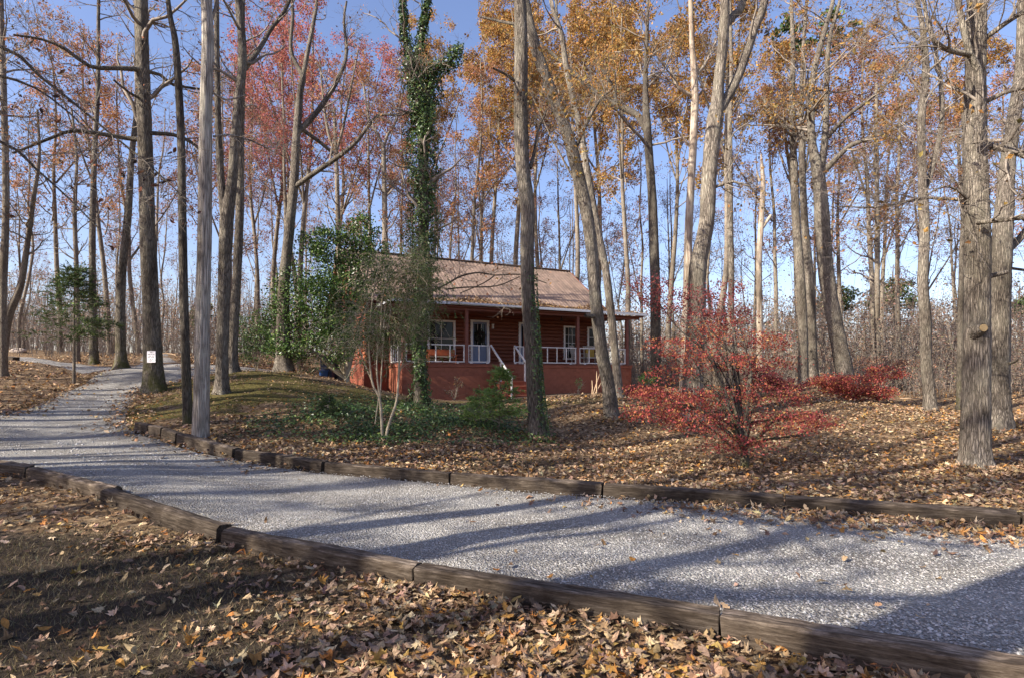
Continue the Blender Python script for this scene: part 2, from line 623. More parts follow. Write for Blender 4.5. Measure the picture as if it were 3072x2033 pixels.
MAT["log"] = paint("stained_log", (0.18, 0.056, 0.030), 0.6, 0.35, 3.0, 0.3, (0.6, 5, 5))
MAT["logend"] = paint("stained_log_end", (0.50, 0.15, 0.06), 0.6, 0.3, 8.0, 0.3)
MAT["block"] = paint("painted_block", (0.30, 0.10, 0.055), 0.7, 0.24, 3.0, 0.12)
MAT["mortar"] = paint("painted_mortar", (0.26, 0.076, 0.041), 0.8, 0.2, 6.0, 0.3)
MAT["post"] = paint("stained_post", (0.20, 0.072, 0.05), 0.6, 0.2, 4.0, 0.15)
MAT["white"] = paint("white_trim", (0.74, 0.72, 0.68), 0.5, 0.08, 5.0, 0.08)
MAT["fascia"] = paint("grey_white_fascia", (0.62, 0.64, 0.67), 0.5, 0.1, 3.0, 0.05)
MAT["door"] = paint("blue_grey_door", (0.19, 0.23, 0.33), 0.45, 0.08, 3.0, 0.03)
MAT["deck"] = paint("porch_boards", (0.20, 0.08, 0.05), 0.7, 0.3, 6.0, 0.2)
MAT["roof"] = paint("brown_metal_roof", (0.235, 0.168, 0.130), 0.6, 0.42, 1.3, 0.05, (1.6, 1.0, 1), 0.35)
MAT["black"] = paint("black_metal", (0.02, 0.02, 0.022), 0.4, 0.2, 5, 0.0)
MAT["wicker"] = paint("pale_wicker", (0.45, 0.40, 0.34), 0.7, 0.25, 30, 0.4)
MAT["yellow"] = paint("yellow_cushion", (0.45, 0.30, 0.06), 0.8, 0.2, 9, 0.2)
MAT["orangewood"] = paint("orange_wood", (0.42, 0.13, 0.05), 0.6, 0.25, 6, 0.2)
MAT["bin"] = paint("dark_blue_plastic", (0.018, 0.022, 0.045), 0.45, 0.2, 4, 0.0)
MAT["tarp"] = paint("blue_plastic", (0.05, 0.12, 0.30), 0.5, 0.2, 4, 0.1)
MAT["paper"] = paint("white_sign_board", (0.80, 0.78, 0.80), 0.5, 0.05, 4, 0.0)
MAT["ink"] = paint("grey_lettering", (0.22, 0.22, 0.24), 0.6, 0.1, 4, 0.0)
MAT["cutwood"] = paint("fresh_cut_wood", (0.42, 0.30, 0.15), 0.8, 0.2, 14, 0.3)
MAT["stick"] = paint("bare_stick", (0.42, 0.29, 0.18), 0.85, 0.25, 9, 0.2)
MAT["rock"] = paint("pale_rock", (0.40, 0.33, 0.27), 0.9, 0.3, 5, 0.5)
k = NT("window_glass")
nz = k.noise(k.coords("Object"), 2.0, 2)
k.bump(nz.outputs["Fac"], 0.05, 0.01)
MAT["glass"] = k.fin((0.010, 0.011, 0.013), 0.04, 0.3)
k.b.inputs["IOR"].default_value = 1.45

# ------------------------------------------------------------------ terrain
CTRL = []
for px, py, Y in [
    (603, 1332, 11), (564, 1277, 12), (465, 1178, 17), (363, 1103, 21), (664, 1174, 15.5), (696, 1113, 19), (851, 1120, 22),
    (120, 1090, 24.5), (120, 1074, 28), (310, 1132, 21.5), (330, 1100, 25), (200, 1111, 23), (200, 1086, 26.5), (40, 1082, 26), (60, 1070, 29),
    (620, 1128, 20), (540, 1087, 26), (700, 1119, 21.5), (650, 1094, 27), (820, 1120, 23), (800, 1107, 27.5), (960, 1130, 24), (425, 1066, 36),
    (130, 1205, 14.5), (250, 1152, 18.5), (0, 1238, 12.5), (405, 1190, 16), (385, 1225, 14.3), (375, 1262, 13), (425, 1165, 17.3), (520, 1148, 18.5), (420, 1305, 11.5),
    (340, 1503, 6.5), (95, 1435, 7.6), (687, 1635, 5.25), (979, 1428, 8.8), (710, 1386, 9.9), (100, 1150, 17.5), (60, 1096, 22), (0, 1045, 32),
    (1018, 1140, 25), (1615, 1325, 12.6), (1828, 1250, 15), (1855, 1190, 18), (1262, 1215, 18), (1150, 1335, 11.5), (1500, 1300, 12.5),
    (2075, 1262, 15), (2232, 1412, 9.5), (2792, 1233, 17), (2925, 1415, 9.5), (2997, 1292, 13), (2700, 1203, 22), (2424, 1150, 24), (2534, 1150, 24), (1968, 1170, 22),
    (900, 1190, 16), (1000, 1230, 14), (800, 1280, 12.5), (1100, 1250, 14.5),
]:
    p = W(px, py, Y)
    CTRL.append(tuple(p))
CTRL += [(x, -15, 0.0) for x in (-40, -15, 0, 15, 40)] + [(x, 0, 0.0) for x in (-12, -5, 0, 5, 12)] + [(x, 4.2, 0.0) for x in (-2, 0, 2, 4)] + \
        [(0, 7.9, 0.0), (2, 7.2, 0.0), (4, 6.3, 0.0), (6, 5.7, 0.0), (12, 10, 0.08), (30, 5, 0.0), (-30, 5, 0.8), (-25, 15, 1.5), (-34, 28, 2.9), (-20, 34, 2.9), (-12, 42, 2.9), (-25, 48, 3.2), (0, 46, 1.6), (20, 46, 1.2), (40, 46, 1.3), (40, 20, 0.6), (22, 20, 0.62),
         (-4.85, 25, 0.62), (1, 28, 0.65), (6.4, 30.7, 0.72), (-2, 22.5, 0.58), (4, 25, 0.66), (-9, 34, 1.5), (3, 38, 1.0), (-7, 27.5, 0.95), (10, 30, 0.7)]
CTRL = np.array(CTRL)


def _tps(d2):
    return 0.5 * d2 * np.log(np.maximum(d2, 1e-9))


_c = CTRL[:, :2] / 10.0
_d2 = ((_c[:, None] - _c[None]) ** 2).sum(-1)
_n = len(_c)
_A = np.zeros((_n + 3, _n + 3))
_A[:_n, :_n] = _tps(_d2) + np.eye(_n) * 0.004
_A[:_n, _n] = 1
_A[:_n, _n + 1:] = _c
_A[_n:, :_n] = _A[:_n, _n:].T
_wt = np.linalg.solve(_A, np.concatenate([CTRL[:, 2], np.zeros(3)]))

# base lines of the two rows of timbers: (px, depth)
NEAR_LINE = [(-420, 8.6), (90, 7.75), (340, 6.45), (678, 5.30), (1257, 4.36), (2160, 3.47), (3000, 2.86), (3900, 2.3)]
FAR_LINE = [(418, 11.6), (505, 11.2), (710, 9.95), (979, 8.85), (1357, 8.08), (1812, 7.24), (2353, 6.55), (3055, 5.72), (4000, 5.0)]
NEARXY = np.array([(PX(a, b), b) for a, b in NEAR_LINE])
FARXY = np.array([(PX(a, b), b) for a, b in FAR_LINE])


def yline(L, X):
    return np.interp(X, L[:, 0], L[:, 1])


def H(X, Y):
    X, Y = np.asarray(X, float), np.asarray(Y, float)
    xc, yc = np.clip(X, -42, 42), np.clip(Y, -15, 48)
    q = np.stack([xc.ravel(), yc.ravel()], -1) / 10.0
    out = np.zeros(len(q))
    for s in range(0, len(q), 40000):
        qq = q[s:s + 40000]
        d2 = ((qq[:, None] - _c[None]) ** 2).sum(-1)
        out[s:s + 40000] = _tps(d2) @ _wt[:_n] + _wt[_n] + qq @ _wt[_n + 1:]
    z = out.reshape(X.shape)
    # soil banked up behind the far row of timbers
    yf = yline(FARXY, X)
    z = z + 0.12 / (1 + np.exp(-(Y - yf - 0.16) / 0.05)) * np.exp(-np.maximum(Y - yf, 0) / 3.5) * (X > -7.2)
    z = z + 0.035 * np.maximum(Y - 48, 0) * (Y < 160) + (Y >= 160) * 0.035 * 112
    # small natural unevenness
    hump = 0.05 * np.sin(X * 0.83 + 1.3 * np.sin(Y * 0.51)) * np.sin(Y * 0.77 + 0.9 * np.sin(X * 0.6)) + 0.03 * np.sin(X * 2.7 + Y) * np.sin(Y * 2.3 - X * 0.8)
    z = z + hump * np.clip((Y - 10.5) / 3, 0, 1) * (X > -9.5) * np.clip((X + 9.5) / 1.5, 0, 1) * np.clip((27 - Y) / 4, 0, 1)
    z = z + 0.018 * np.sin(X * 1.9 + 0.7 * np.sin(Y * 1.3)) * np.sin(Y * 1.7 + 0.5 * np.sin(X * 1.1)) * np.clip((Y - 2) / 3, 0, 1)
    return z


def G(px, Y):
    X = PX(px, Y)
    return np.array([X, Y, float(H(np.array([X]), np.array([Y]))[0])])


def inpoly(X, Y, poly):
    inside = np.zeros(X.shape, bool)
    n = len(poly)
    for i in range(n):
        x1, y1 = poly[i]
        x2, y2 = poly[(i + 1) % n]
        cond = ((y1 > Y) != (y2 > Y)) & (X < (x2 - x1) * (Y - y1) / (y2 - y1 + 1e-12) + x1)
        inside ^= cond
    return inside


# driveway stations: (left/near edge px, depth), (right/far edge px, depth)
MAINROAD = [((3900, 2.34), (4000, 4.93)), ((3000, 2.93), (3055, 5.66)), ((2160, 3.55), (2353, 6.47)), ((1257, 4.46), (1812, 7.16)), ((678, 5.42), (1357, 8.0)),
            ((340, 6.55), (979, 8.75)), ((90, 7.85), (710, 9.85)), ((-420, 8.7), (418, 11.5)), ((-900, 9.6), (378, 12.9)), ((-400, 11.2), (386, 14.3)), ((0, 12.5), (408, 16.0)),
            ((130, 14.5), (428, 17.3)), ((250, 18.5), (520, 18.5)), ((312, 21.0), (610, 20.0)), ((380, 25.0), (560, 25.6))]
ARMS = [
    [((400, 20.6), (470, 25.2)), ((310, 21.5), (330, 25)), ((200, 23), (200, 26.5)), ((120, 24.5), (120, 28)), ((40, 26), (60, 29)), ((-200, 28), (-200, 31))],
    [((520, 18.6), (470, 25.4)), ((620, 20.1), (540, 26)), ((700, 21.5), (650, 27)), ((820, 23), (800, 27.5)), ((900, 23.6), (900, 28.2))],
    [((390, 24.5), (555, 25.5)), ((415, 30), (520, 31)), ((425, 36), (500, 37)), ((400, 44), (470, 45))],
]


def strip_xy(st, m=24, sub=10):
    A = np.array([(PX(*a), a[1]) for a, b in st])
    B = np.array([(PX(*b), b[1]) for a, b in st])
    A3, _ = resample(np.c_[A, np.zeros(len(A))], np.zeros(len(A)), 0.45)
    def dens(P):
        out = []
        z3 = np.c_[P, np.zeros(len(P))]
        p = np.vstack([2 * z3[0] - z3[1], z3, 2 * z3[-1] - z3[-2]])
        for i in range(1, len(p) - 2):
            t = (np.arange(sub) / sub)[:, None]
            out.append(0.5 * ((2 * p[i]) + (p[i + 1] - p[i - 1]) * t + (2 * p[i - 1] - 5 * p[i] + 4 * p[i + 1] - p[i + 2]) * t ** 2 + (3 * p[i] - p[i - 1] - 3 * p[i + 1] + p[i + 2]) * t ** 3))
        out.append(p[-2:-1])
        return np.vstack(out)[:, :2]
    a, b = dens(A), dens(B)
    t = np.linspace(0, 1, m)[None, :, None]
    return a[:, None] * (1 - t) + b[:, None] * t, a, b


_grid, _ea, _eb = strip_xy(MAINROAD)
ROADPOLY = np.vstack([_ea, _eb[::-1]])
ARMPOLYS = []
for st in ARMS:
    g_, a_, b_ = strip_xy(st, 8, 6)
    ARMPOLYS.append(np.vstack([a_, b_[::-1]]))


def onroad(X, Y):
    r = inpoly(X, Y, ROADPOLY)
    for p in ARMPOLYS:
        r |= inpoly(X, Y, p)
    return r


def blob(X, Y, cx, cy, rx, ry):
    return np.exp(-(((X - cx) / rx) ** 2 + ((Y - cy) / ry) ** 2))


def masks(X, Y):
    moss = 0.80 * blob(X, Y, -8.2, 14.5, 2.4, 3.4) + 0.68 * blob(X, Y, -5.2, 17.0, 3.0, 2.6) + 0.8 * blob(X, Y, 1.6, 17.5, 1.9, 1.2) + 0.8 * blob(X, Y, -11.3, 18.0, 1.4, 1.6) + \
        0.8 * blob(X, Y, -14.0, 20.5, 1.4, 1.2) + 0.7 * blob(X, Y, -9.0, 20.0, 2.2, 2.2) + 0.5 * blob(X, Y, -2.5, 20.5, 3.0, 2.0)
    soil = 0.95 * blob(X, Y, -2.6, 3.6, 1.9, 1.25) + 0.8 * blob(X, Y, -4.2, 4.6, 1.6, 1.0) + 0.75 * blob(X, Y, -0.6, 9.6, 2.6, 0.8) + 0.7 * blob(X, Y, -5.0, 19.5, 3.5, 2.4) + 0.6 * blob(X, Y, 2, 24, 5, 3) + \
        0.55 * blob(X, Y, -11.5, 14.5, 1.2, 2.5) + 0.5 * blob(X, Y, 3.3, 9.0, 1.6, 0.7)
    return np.clip(moss, 0, 1.2), np.clip(soil, 0, 1.1)


def axis(lo, hi, dlo, dhi, step, grow):
    a = list(np.arange(dlo, dhi + 1e-6, step))
    s, x = step, dhi
    while x < hi:
        s *= grow
        x += s
        a.append(min(x, hi))
    s, x = step, dlo
    while x > lo:
        s *= grow
        x -= s
        a.insert(0, max(x, lo))
    return np.array(a)


gx = axis(-420, 420, -15, 13, 0.22, 1.10)
gy = axis(-60, 600, 1.5, 24, 0.2, 1.08)
GX, GY = np.meshgrid(gx, gy)
GZ = H(GX, GY)
GZ = GZ - 0.05 * inpoly(GX, GY, ROADPOLY)
a = Acc()
ny, nx = GX.shape
ii = (np.arange(ny - 1)[:, None] * nx + np.arange(nx - 1)[None]).ravel()
mo, so = masks(GX, GY)
a.add(np.stack([GX, GY, GZ], -1).reshape(-1, 3), np.stack([ii, ii + 1, ii + 1 + nx, ii + nx], -1), col=np.stack([mo.ravel(), so.ravel(), np.zeros(mo.size)], -1))
ground = a.build("ground", MAT["ground"], None, True, "structure")

a = Acc()
ROADOFF = 0.075


def road_z(X, Y):
    off = 0.022 + (ROADOFF - 0.022) * np.clip((X + 9.5) / 3.0, 0, 1)
    rut = 0.012 * np.sin(X * 0.9 + Y * 1.7) + 0.008 * np.sin(X * 2.3 - Y * 1.1)
    return H(X, Y) + off + rut


for i, (g_, extra) in enumerate([(_grid, 0.0)] + [(strip_xy(st, 8, 6)[0], -0.004 - 0.004 * j) for j, st in enumerate(ARMS)]):
    n0, n1 = g_.shape[:2]
    X, Y = g_[..., 0], g_[..., 1]
    Z = road_z(X, Y) + extra
    Z[:, 0] -= 0.05
    Z[:, -1] -= 0.05
    jj = (np.arange(n0 - 1)[:, None] * n1 + np.arange(n1 - 1)[None]).ravel()
    tt_ = np.broadcast_to(np.linspace(0, 1, n1)[None], (n0, n1))
    em = np.exp(-tt_ / 0.06) + np.exp(-(1 - tt_) / 0.06) + 0.35 * np.exp(-((tt_ - 0.5) / 0.07) ** 2)
    rm_ = np.exp(-((tt_ - 0.29) / 0.09) ** 2) + np.exp(-((tt_ - 0.71) / 0.09) ** 2)
    a.add(np.stack([X, Y, Z], -1).reshape(-1, 3), np.stack([jj, jj + 1, jj + 1 + n1, jj + n1], -1), col=np.stack([em.ravel(), rm_.ravel(), 0 * em.ravel()], -1))
driveway = a.build("driveway", MAT["gravel"], None, True, "structure")

# ------------------------------------------------------------------ the house (local axes: x along the porch front, y into the house)
HZ = 0.45
HRZ = math.atan2(0.451, 0.892)
HOX, HOY = PX(1206, 25.0), 25.0
house = thing("log_house", "red log house with brown metal roof and white railed front porch", "house", (HOX, HOY, HZ), rz=HRZ)
ux, uy = math.cos(HRZ), math.sin(HRZ)


def hw(s, b, z=0.0):
    """house local (s, b) to world"""
    return np.array([HOX + s * ux - b * uy, HOY + s * uy + b * ux, z])


def hb(name, m, parent, x0, x1, y0, y1, z0, z1):
    return box(name, m, parent, x0, x1, y0, y1, z0 - HZ, z1 - HZ)


DECK, WALLY, S0, S1 = 2.16, 2.4, -1.15, 12.2
# block foundation of the porch
fwall = hb("foundation_wall", MAT["mortar"], house, 0.012, 12.70, 0.012, 2.38, 0.35, 1.985)
blk = Acc()
bv = boxv(-0.196, 0.196, 0.0095, 0.10, 0.002, 0.194)
blk.add(bv, BOXQ)
bme = blk.mesh("block")
bme.materials.append(MAT["block"])
for r in range(8):
    z = 1.985 - 0.196 * (r + 1)
    n = 32
    for i in range(n + 1):
        x = 0.20 + i * 0.398 - (0.199 if r % 2 else 0)
        if x < 0.19 or x > 12.52:
            continue
        b = link("block", bme, None, fwall)
        b.location = (x, rng.uniform(-0.0006, 0.0006), z - HZ)
    for i in range(6):
        y = 0.20 + i * 0.398 + (0.12 if r % 2 else 0)
        if y > 2.2 or z < 0.6:
            continue
        b = link("block", bme, None, fwall)
        b.location = (0.0, y, z - HZ)
        b.rotation_euler = (0, 0, -math.pi / 2)
hb("rim_board", MAT["block"], house, -0.03, 12.73, -0.03, 2.38, 1.99, 2.125)
hb("deck_ledge", MAT["post"], house, -0.06, 12.76, -0.06, 2.39, 2.127, DECK)
# lower wall of the main house under the logs
hb("house_foundation", MAT["mortar"], house, S0 + 0.02, S1 - 0.02, WALLY + 0.02, 10.38, 0.35, DECK - 0.01)
# openings on the front wall: x0, x1, z0, z1
OPEN = {"window_a": (1.97, 3.40, 2.60, 4.26), "door_a": (4.27, 5.27, DECK, 4.33), "door_b": (7.05, 8.02, DECK, 4.32), "window_b": (9.86, 10.75, 2.57, 4.25), "window_c": (11.45, 12.0, 3.25, 4.25)}
LOGD = 0.19


def half_log(L, d):
    ac = Acc()
    n = 7
    ang = np.linspace(-np.pi / 2, np.pi / 2, n)
    prof = np.stack([-np.cos(ang) * d * 0.42, np.sin(ang) * d * 0.5], -1)
    v = []
    for x in (0, L):
        v += [(x, p[0], p[1]) for p in prof]
    q = [(i, i + 1, n + i + 1, n + i) for i in range(n - 1)]
    ac.add(v, q)
    nv = len(v)
    ac.add([v[i] for i in range(n)], None, [(0, i + 1, i) for i in range(1, n - 1)])
    ac.add([v[n + i] for i in range(n)], None, [(0, i, i + 1) for i in range(1, n - 1)])
    return ac.mesh("log", True)


wall_front = hb("front_wall", MAT["log"], house, S0, S1, WALLY + 0.03, WALLY + 0.2, DECK, 5.30)
zz = DECK + LOGD / 2
row = 0
while zz < 5.28:
    segs = [(S0 - 0.02, S1)]
    for (x0, x1, z0, z1) in OPEN.values():
        if z0 - LOGD * 0.35 < zz < z1 + LOGD * 0.35:
            ns = []
            for (p, q) in segs:
                if x1 <= p or x0 >= q:
                    ns.append((p, q))
                else:
                    if x0 - p > 0.05:
                        ns.append((p, x0))
                    if q - x1 > 0.05:
                        ns.append((x1, q))
            segs = ns
    for (p, q) in segs:
        o = link("log", half_log(q - p, LOGD), MAT["log"], wall_front)
        o.location = (p, WALLY + 0.03, zz - HZ)
    zz += LOGD
    row += 1
# left gable wall with its logs
gw = Acc()
RIDGE, EAVE, RY = 8.2, 5.33, 6.4
v = []
for x in (S0 + 0.05, S0 + 0.2):
    v += [(x, WALLY + 0.05, DECK - HZ), (x, 10.4, DECK - HZ), (x, 10.4, EAVE - HZ), (x, RY, RIDGE - 0.12 - HZ), (x, WALLY + 0.05, EAVE - HZ)]
gw.add(v, [(0, 5, 6, 1), (1, 6, 7, 2), (2, 7, 8, 3), (3, 8, 9, 4), (4, 9, 5, 0)], [(0, 1, 2), (0, 2, 4), (2, 3, 4), (5, 7, 6), (5, 9, 7), (7, 9, 8)])
wall_left = gw.build("side_wall", MAT["log"], house)
slope = (RIDGE - EAVE) / (RY - WALLY)
zz = DECK + LOGD / 2
while zz < RIDGE - 0.25:
    inset = max(0.0, (zz - EAVE) / slope) + (0.05 if zz > EAVE else 0)
    y0, y1 = WALLY - 0.22 + inset + (0.22 if inset > 0 else 0), 10.4 - inset
    o = link("log", half_log(y1 - y0, LOGD), MAT["log"], wall_left)
    o.rotation_euler = (0, 0, -math.pi / 2)
    o.location = (S0 + 0.05, y1, zz - HZ)
    zz += LOGD
# round log ends crossing at the front corner
corner = hb("corner_core", MAT["log"], house, S0 + 0.02, S0 + 0.1, WALLY - 0.05, WALLY + 0.03, DECK, 5.2)
ce = Acc()
th = np.arange(10) / 10 * 2 * np.pi
v = [(0.095 * math.cos(t), y, 0.095 * math.sin(t)) for y in (0, 0.30) for t in th]
ce.add(v, [(i, (i + 1) % 10, 10 + (i + 1) % 10, 10 + i) for i in range(10)], [(0, i + 1, i) for i in range(1, 9)])
cme = ce.mesh("log_end", True)
cme.materials.append(MAT["logend"])
for i in range(16):
    o = link("log_end", cme, None, corner)
    o.location = (S0 + 0.0, WALLY - 0.27, DECK + LOGD * (i + 0.5) - HZ)
    if i % 2 == 0:
        o = link("log_end", cme, None, corner)
        o.rotation_euler = (0, 0, -math.pi / 2)
        o.location = (S0 - 0.22, WALLY + 0.12, DECK + LOGD * (i + 0.5) - HZ)
hb("side_wall", MAT["log"], house, S1 - 0.17, S1 - 0.02, WALLY + 0.22, 10.38, DECK, 5.28)
hb("rear_wall", MAT["log"], house, S0 + 0.22, S1 - 0.2, 10.2, 10.38, DECK, 5.28)
ga = Acc()
v = []
for x in (S1 - 0.15, S1 - 0.02):
    v += [(x, WALLY + 0.1, 5.30 - HZ), (x, 10.3, 5.30 - HZ), (x, RY, RIDGE - 0.14 - HZ)]
ga.add(v, [(0, 1, 4, 3), (1, 2, 5, 4), (2, 0, 3, 5)], [(0, 2, 1), (3, 4, 5)])
ga.build("gable_panel", MAT["log"], house)


# ribbed metal roof sheets
def sheet(width, y0, z0, y1, z1, th=0.012):
    ac = Acc()
    prof = [(0.0, 0.0)]
    nr = 4
    for i in range(nr):
        c = (i + 0.5) * width / nr
        prof += [(c - 0.04, 0.0), (c - 0.015, 0.018), (c + 0.015, 0.018), (c + 0.04, 0.0)]
    prof += [(width - 0.004, 0.0)]
    n = len(prof)
    v = [(x, y0, z0 + h) for x, h in prof] + [(x, y1, z1 + h) for x, h in prof] + [(x, y0, z0 + h - th) for x, h in prof] + [(x, y1, z1 + h - th) for x, h in prof]
    q = [(i, i + 1, n + i + 1, n + i) for i in range(n - 1)] + [(2 * n + i + 1, 2 * n + i, 3 * n + i, 3 * n + i + 1) for i in range(n - 1)] + [(i + 1, i, 2 * n + i, 2 * n + i + 1) for i in range(n - 1)]
    ac.add(v, q)
    return ac.mesh("roof_sheet")


roof = thing("roof", "", "", (0, 0, 0))
for kk in ("label", "category", "_w"):
    if kk in roof:
        del roof[kk]
roof.parent = house
PW = 0.9
ov = 0.35
mfront = sheet(PW, WALLY - ov, EAVE - slope * ov - HZ + 0.06, RY, RIDGE + 0.06 - HZ)
mback = sheet(PW, 10.4 + ov, EAVE - slope * ov - HZ + 0.06, RY, RIDGE + 0.06 - HZ)
mporch = sheet(PW, -0.42, 4.925 - HZ, WALLY + 0.06, 5.305 - HZ)
for me in (mfront, mback, mporch):
    me.materials.append(MAT["roof"])
for i in range(16):
    x = -1.6 + i * PW
    o = link("roof_sheet", mfront, None, roof); o.location = (x, 0, 0)
    o = link("roof_sheet", mback, None, roof); o.location = (x, 0, 0)
    x = -0.55 + i * 0.88
    o = link("roof_sheet", mporch, None, roof); o.location = (x, 0, 0.0); o.scale = (0.978, 1, 1)
hb("ridge_cap", MAT["roof"], roof, -1.62, 12.82, RY - 0.14, RY + 0.14, RIDGE + 0.075, RIDGE + 0.11)
for x in (-1.63, 12.80):
    for yy, sgn in ((WALLY - ov, 1), (10.4 + ov, -1)):
        ac = Acc()
        barbox(ac, (x + 0.015, yy, EAVE - slope * ov - HZ), (x + 0.015, RY, RIDGE - HZ), 0.03, 0.14)
        ac.build("rake_board", MAT["post"], roof)
hb("soffit", MAT["post"], roof, -1.58, 12.78, WALLY - ov + 0.03, WALLY + 0.02, 5.05, 5.08)
hb("porch_ceiling", MAT["post"], house, -0.35, 13.35, -0.30, WALLY - 0.06, 4.72, 4.76)
hb("porch_beam", MAT["post"], house, -0.1, 13.2, -0.06, 0.08, 4.60, 4.715)
hb("fascia", MAT["fascia"], house, -0.56, 13.5, -0.44, -0.405, 4.785, 4.905)
hb("fascia", MAT["fascia"], house, 13.47, 13.5, -0.40, WALLY, 4.80, 4.90)
hb("fascia", MAT["fascia"], house, -0.58, -0.55, -0.40, WALLY, 4.80, 4.90)
hb("gutter", MAT["fascia"], house, 2.1, 6.1, -0.54, -0.445, 4.815, 4.895)
hb("gutter", MAT["fascia"], house, 6.25, 9.9, -0.53, -0.445, 4.79, 4.875)
# posts
for s in (0.08, 3.08, 6.2, 9.25, 12.42):
    hb("porch_post", MAT["post"], house, s - 0.075, s + 0.075, -0.02, 0.13, DECK + 0.002, 4.598)
for y in (2.2,):
    hb("porch_post", MAT["post"], house, 0.01, 0.15, y - 0.07, y + 0.07, DECK + 0.002, 4.70)


def railing(x0, y0, x1, y1, n, ends=True):
    r = Acc()
    barbox(r, (x0, y0, DECK + 0.84 - HZ), (x1, y1, DECK + 0.84 - HZ), 0.07, 0.045)
    rr = r.build("railing", MAT["white"], house)
    r = Acc()
    barbox(r, (x0, y0, DECK + 0.075 - HZ), (x1, y1, DECK + 0.075 - HZ), 0.06, 0.05)
    r.build("bottom_rail", MAT["white"], rr)
    for t in np.linspace(0, 1, n):
        w = 0.05 if t in (0.0, 1.0) else 0.045
        x, y = x0 + (x1 - x0) * (0.012 + 0.976 * t), y0 + (y1 - y0) * (0.012 + 0.976 * t)
        b = Acc()
        barbox(b, (x, y, DECK + 0.102 - HZ), (x, y, DECK + 0.816 - HZ), w, w)
        b.build("baluster", MAT["white"], rr)
    for t in (0.12, 0.88):
        x, y = x0 + (x1 - x0) * t, y0 + (y1 - y0) * t
        b = Acc()
        barbox(b, (x - 0.05 * (x1 != x0), y, DECK + 0.025 - HZ), (x + 0.05 * (x1 != x0), y + 0.05 * (x1 == x0), DECK + 0.025 - HZ), 0.05, 0.045)
        b.build("rail_foot", MAT["white"], rr)


railing(0.17, 0.05, 2.99, 0.05, 5)
railing(3.17, 0.05, 4.27, 0.05, 3)
railing(5.58, 0.05, 6.1, 0.05, 2)
railing(6.3, 0.05, 9.16, 0.05, 6)
railing(9.34, 0.05, 12.33, 0.05, 6)
railing(0.08, 0.20, 0.08, 2.12, 6)
railing(12.42, 0.20, 12.42, 2.3, 5)
# stairs coming out from the porch
for i in range(7):
    z = DECK - 0.205 * (i + 1)
    t = hb("stair_tread", MAT["block"], house, 4.36, 5.50, -0.07 - 0.29 * (i + 1), -0.07 - 0.29 * i + 0.03, z - 0.05, z)
    if z - 0.055 > 0.6:
        hb("riser", MAT["mortar"], t, 4.40, 5.46, -0.07 - 0.29 * (i + 1) + 0.05, -0.07 - 0.29 * (i + 1) + 0.08, z - 0.2, z - 0.052)
for x in (4.30, 5.56):
    for i in range(3):
        yb = -0.25 - i * 0.62
        hb("stair_pier", MAT["block"], house, x - 0.09, x + 0.055, yb - 0.3, yb, 0.4, DECK - 0.25 - 0.42 * (i + 0.4))
for x in (4.30, 5.56):
    h = Acc()
    barbox(h, (x, -0.02, DECK + 0.86 - HZ), (x, -2.30, 1.44 - HZ), 0.06, 0.075)
    hr = h.build("handrail", MAT["white"], house)
    for yb, zt in ((-1.1, 2.16), (-2.22, 1.44)):
        h = Acc()
        barbox(h, (x, yb, 0.5 - HZ), (x, yb, zt - HZ), 0.06, 0.06)
        h.build("newel_post", MAT["white"], hr)


def trim(name, x0, x1, z0, z1, w=0.09, sill=True):
    """frame around an opening; returns the frame object"""
    ac = Acc()
    y0, y1 = WALLY - 0.075, WALLY + 0.02
    addbox(ac, x0 - 0.02, x0 + w, y0, y1, z0 - HZ, z1 - HZ)
    fr = ac.build(name, MAT["white"], house)
    hb("jamb", MAT["white"], fr, x1 - w, x1 + 0.02, y0, y1, z0, z1)
    hb("head_trim", MAT["white"], fr, x0 - 0.02, x1 + 0.02, y0 - 0.004, y1, z1 + 0.001, z1 + w)
    if sill:
        hb("sill", MAT["white"], fr, x0 - 0.05, x1 + 0.05, y0 - 0.03, y1, z0 - w, z0 - 0.001)
    return fr


def window(x0, x1, z0, z1, nx, nz):
    fr = trim("window", x0, x1, z0, z1)
    xa, xb = x0 + 0.09, x1 - 0.09
    ym = WALLY - 0.005
    for i in range(nx):
        for j in range(nz):
            hb("pane", MAT["glass"], fr, xa + (xb - xa) * i / nx + 0.008, xa + (xb - xa) * (i + 1) / nx - 0.008, ym, ym + 0.012, z0 + (z1 - z0) * j / nz + 0.008, z0 + (z1 - z0) * (j + 1) / nz - 0.008)
    for i in range(1, nx):
        x = xa + (xb - xa) * i / nx
        hb("muntin", MAT["white"], fr, x - 0.012, x + 0.012, ym - 0.018, ym + 0.01, z0, z1)
    for j in range(1, nz):
        z = z0 + (z1 - z0) * j / nz
        hb("muntin", MAT["white"], fr, xa, xb, ym - 0.014, ym + 0.009, z - 0.012, z + 0.012)
    return fr


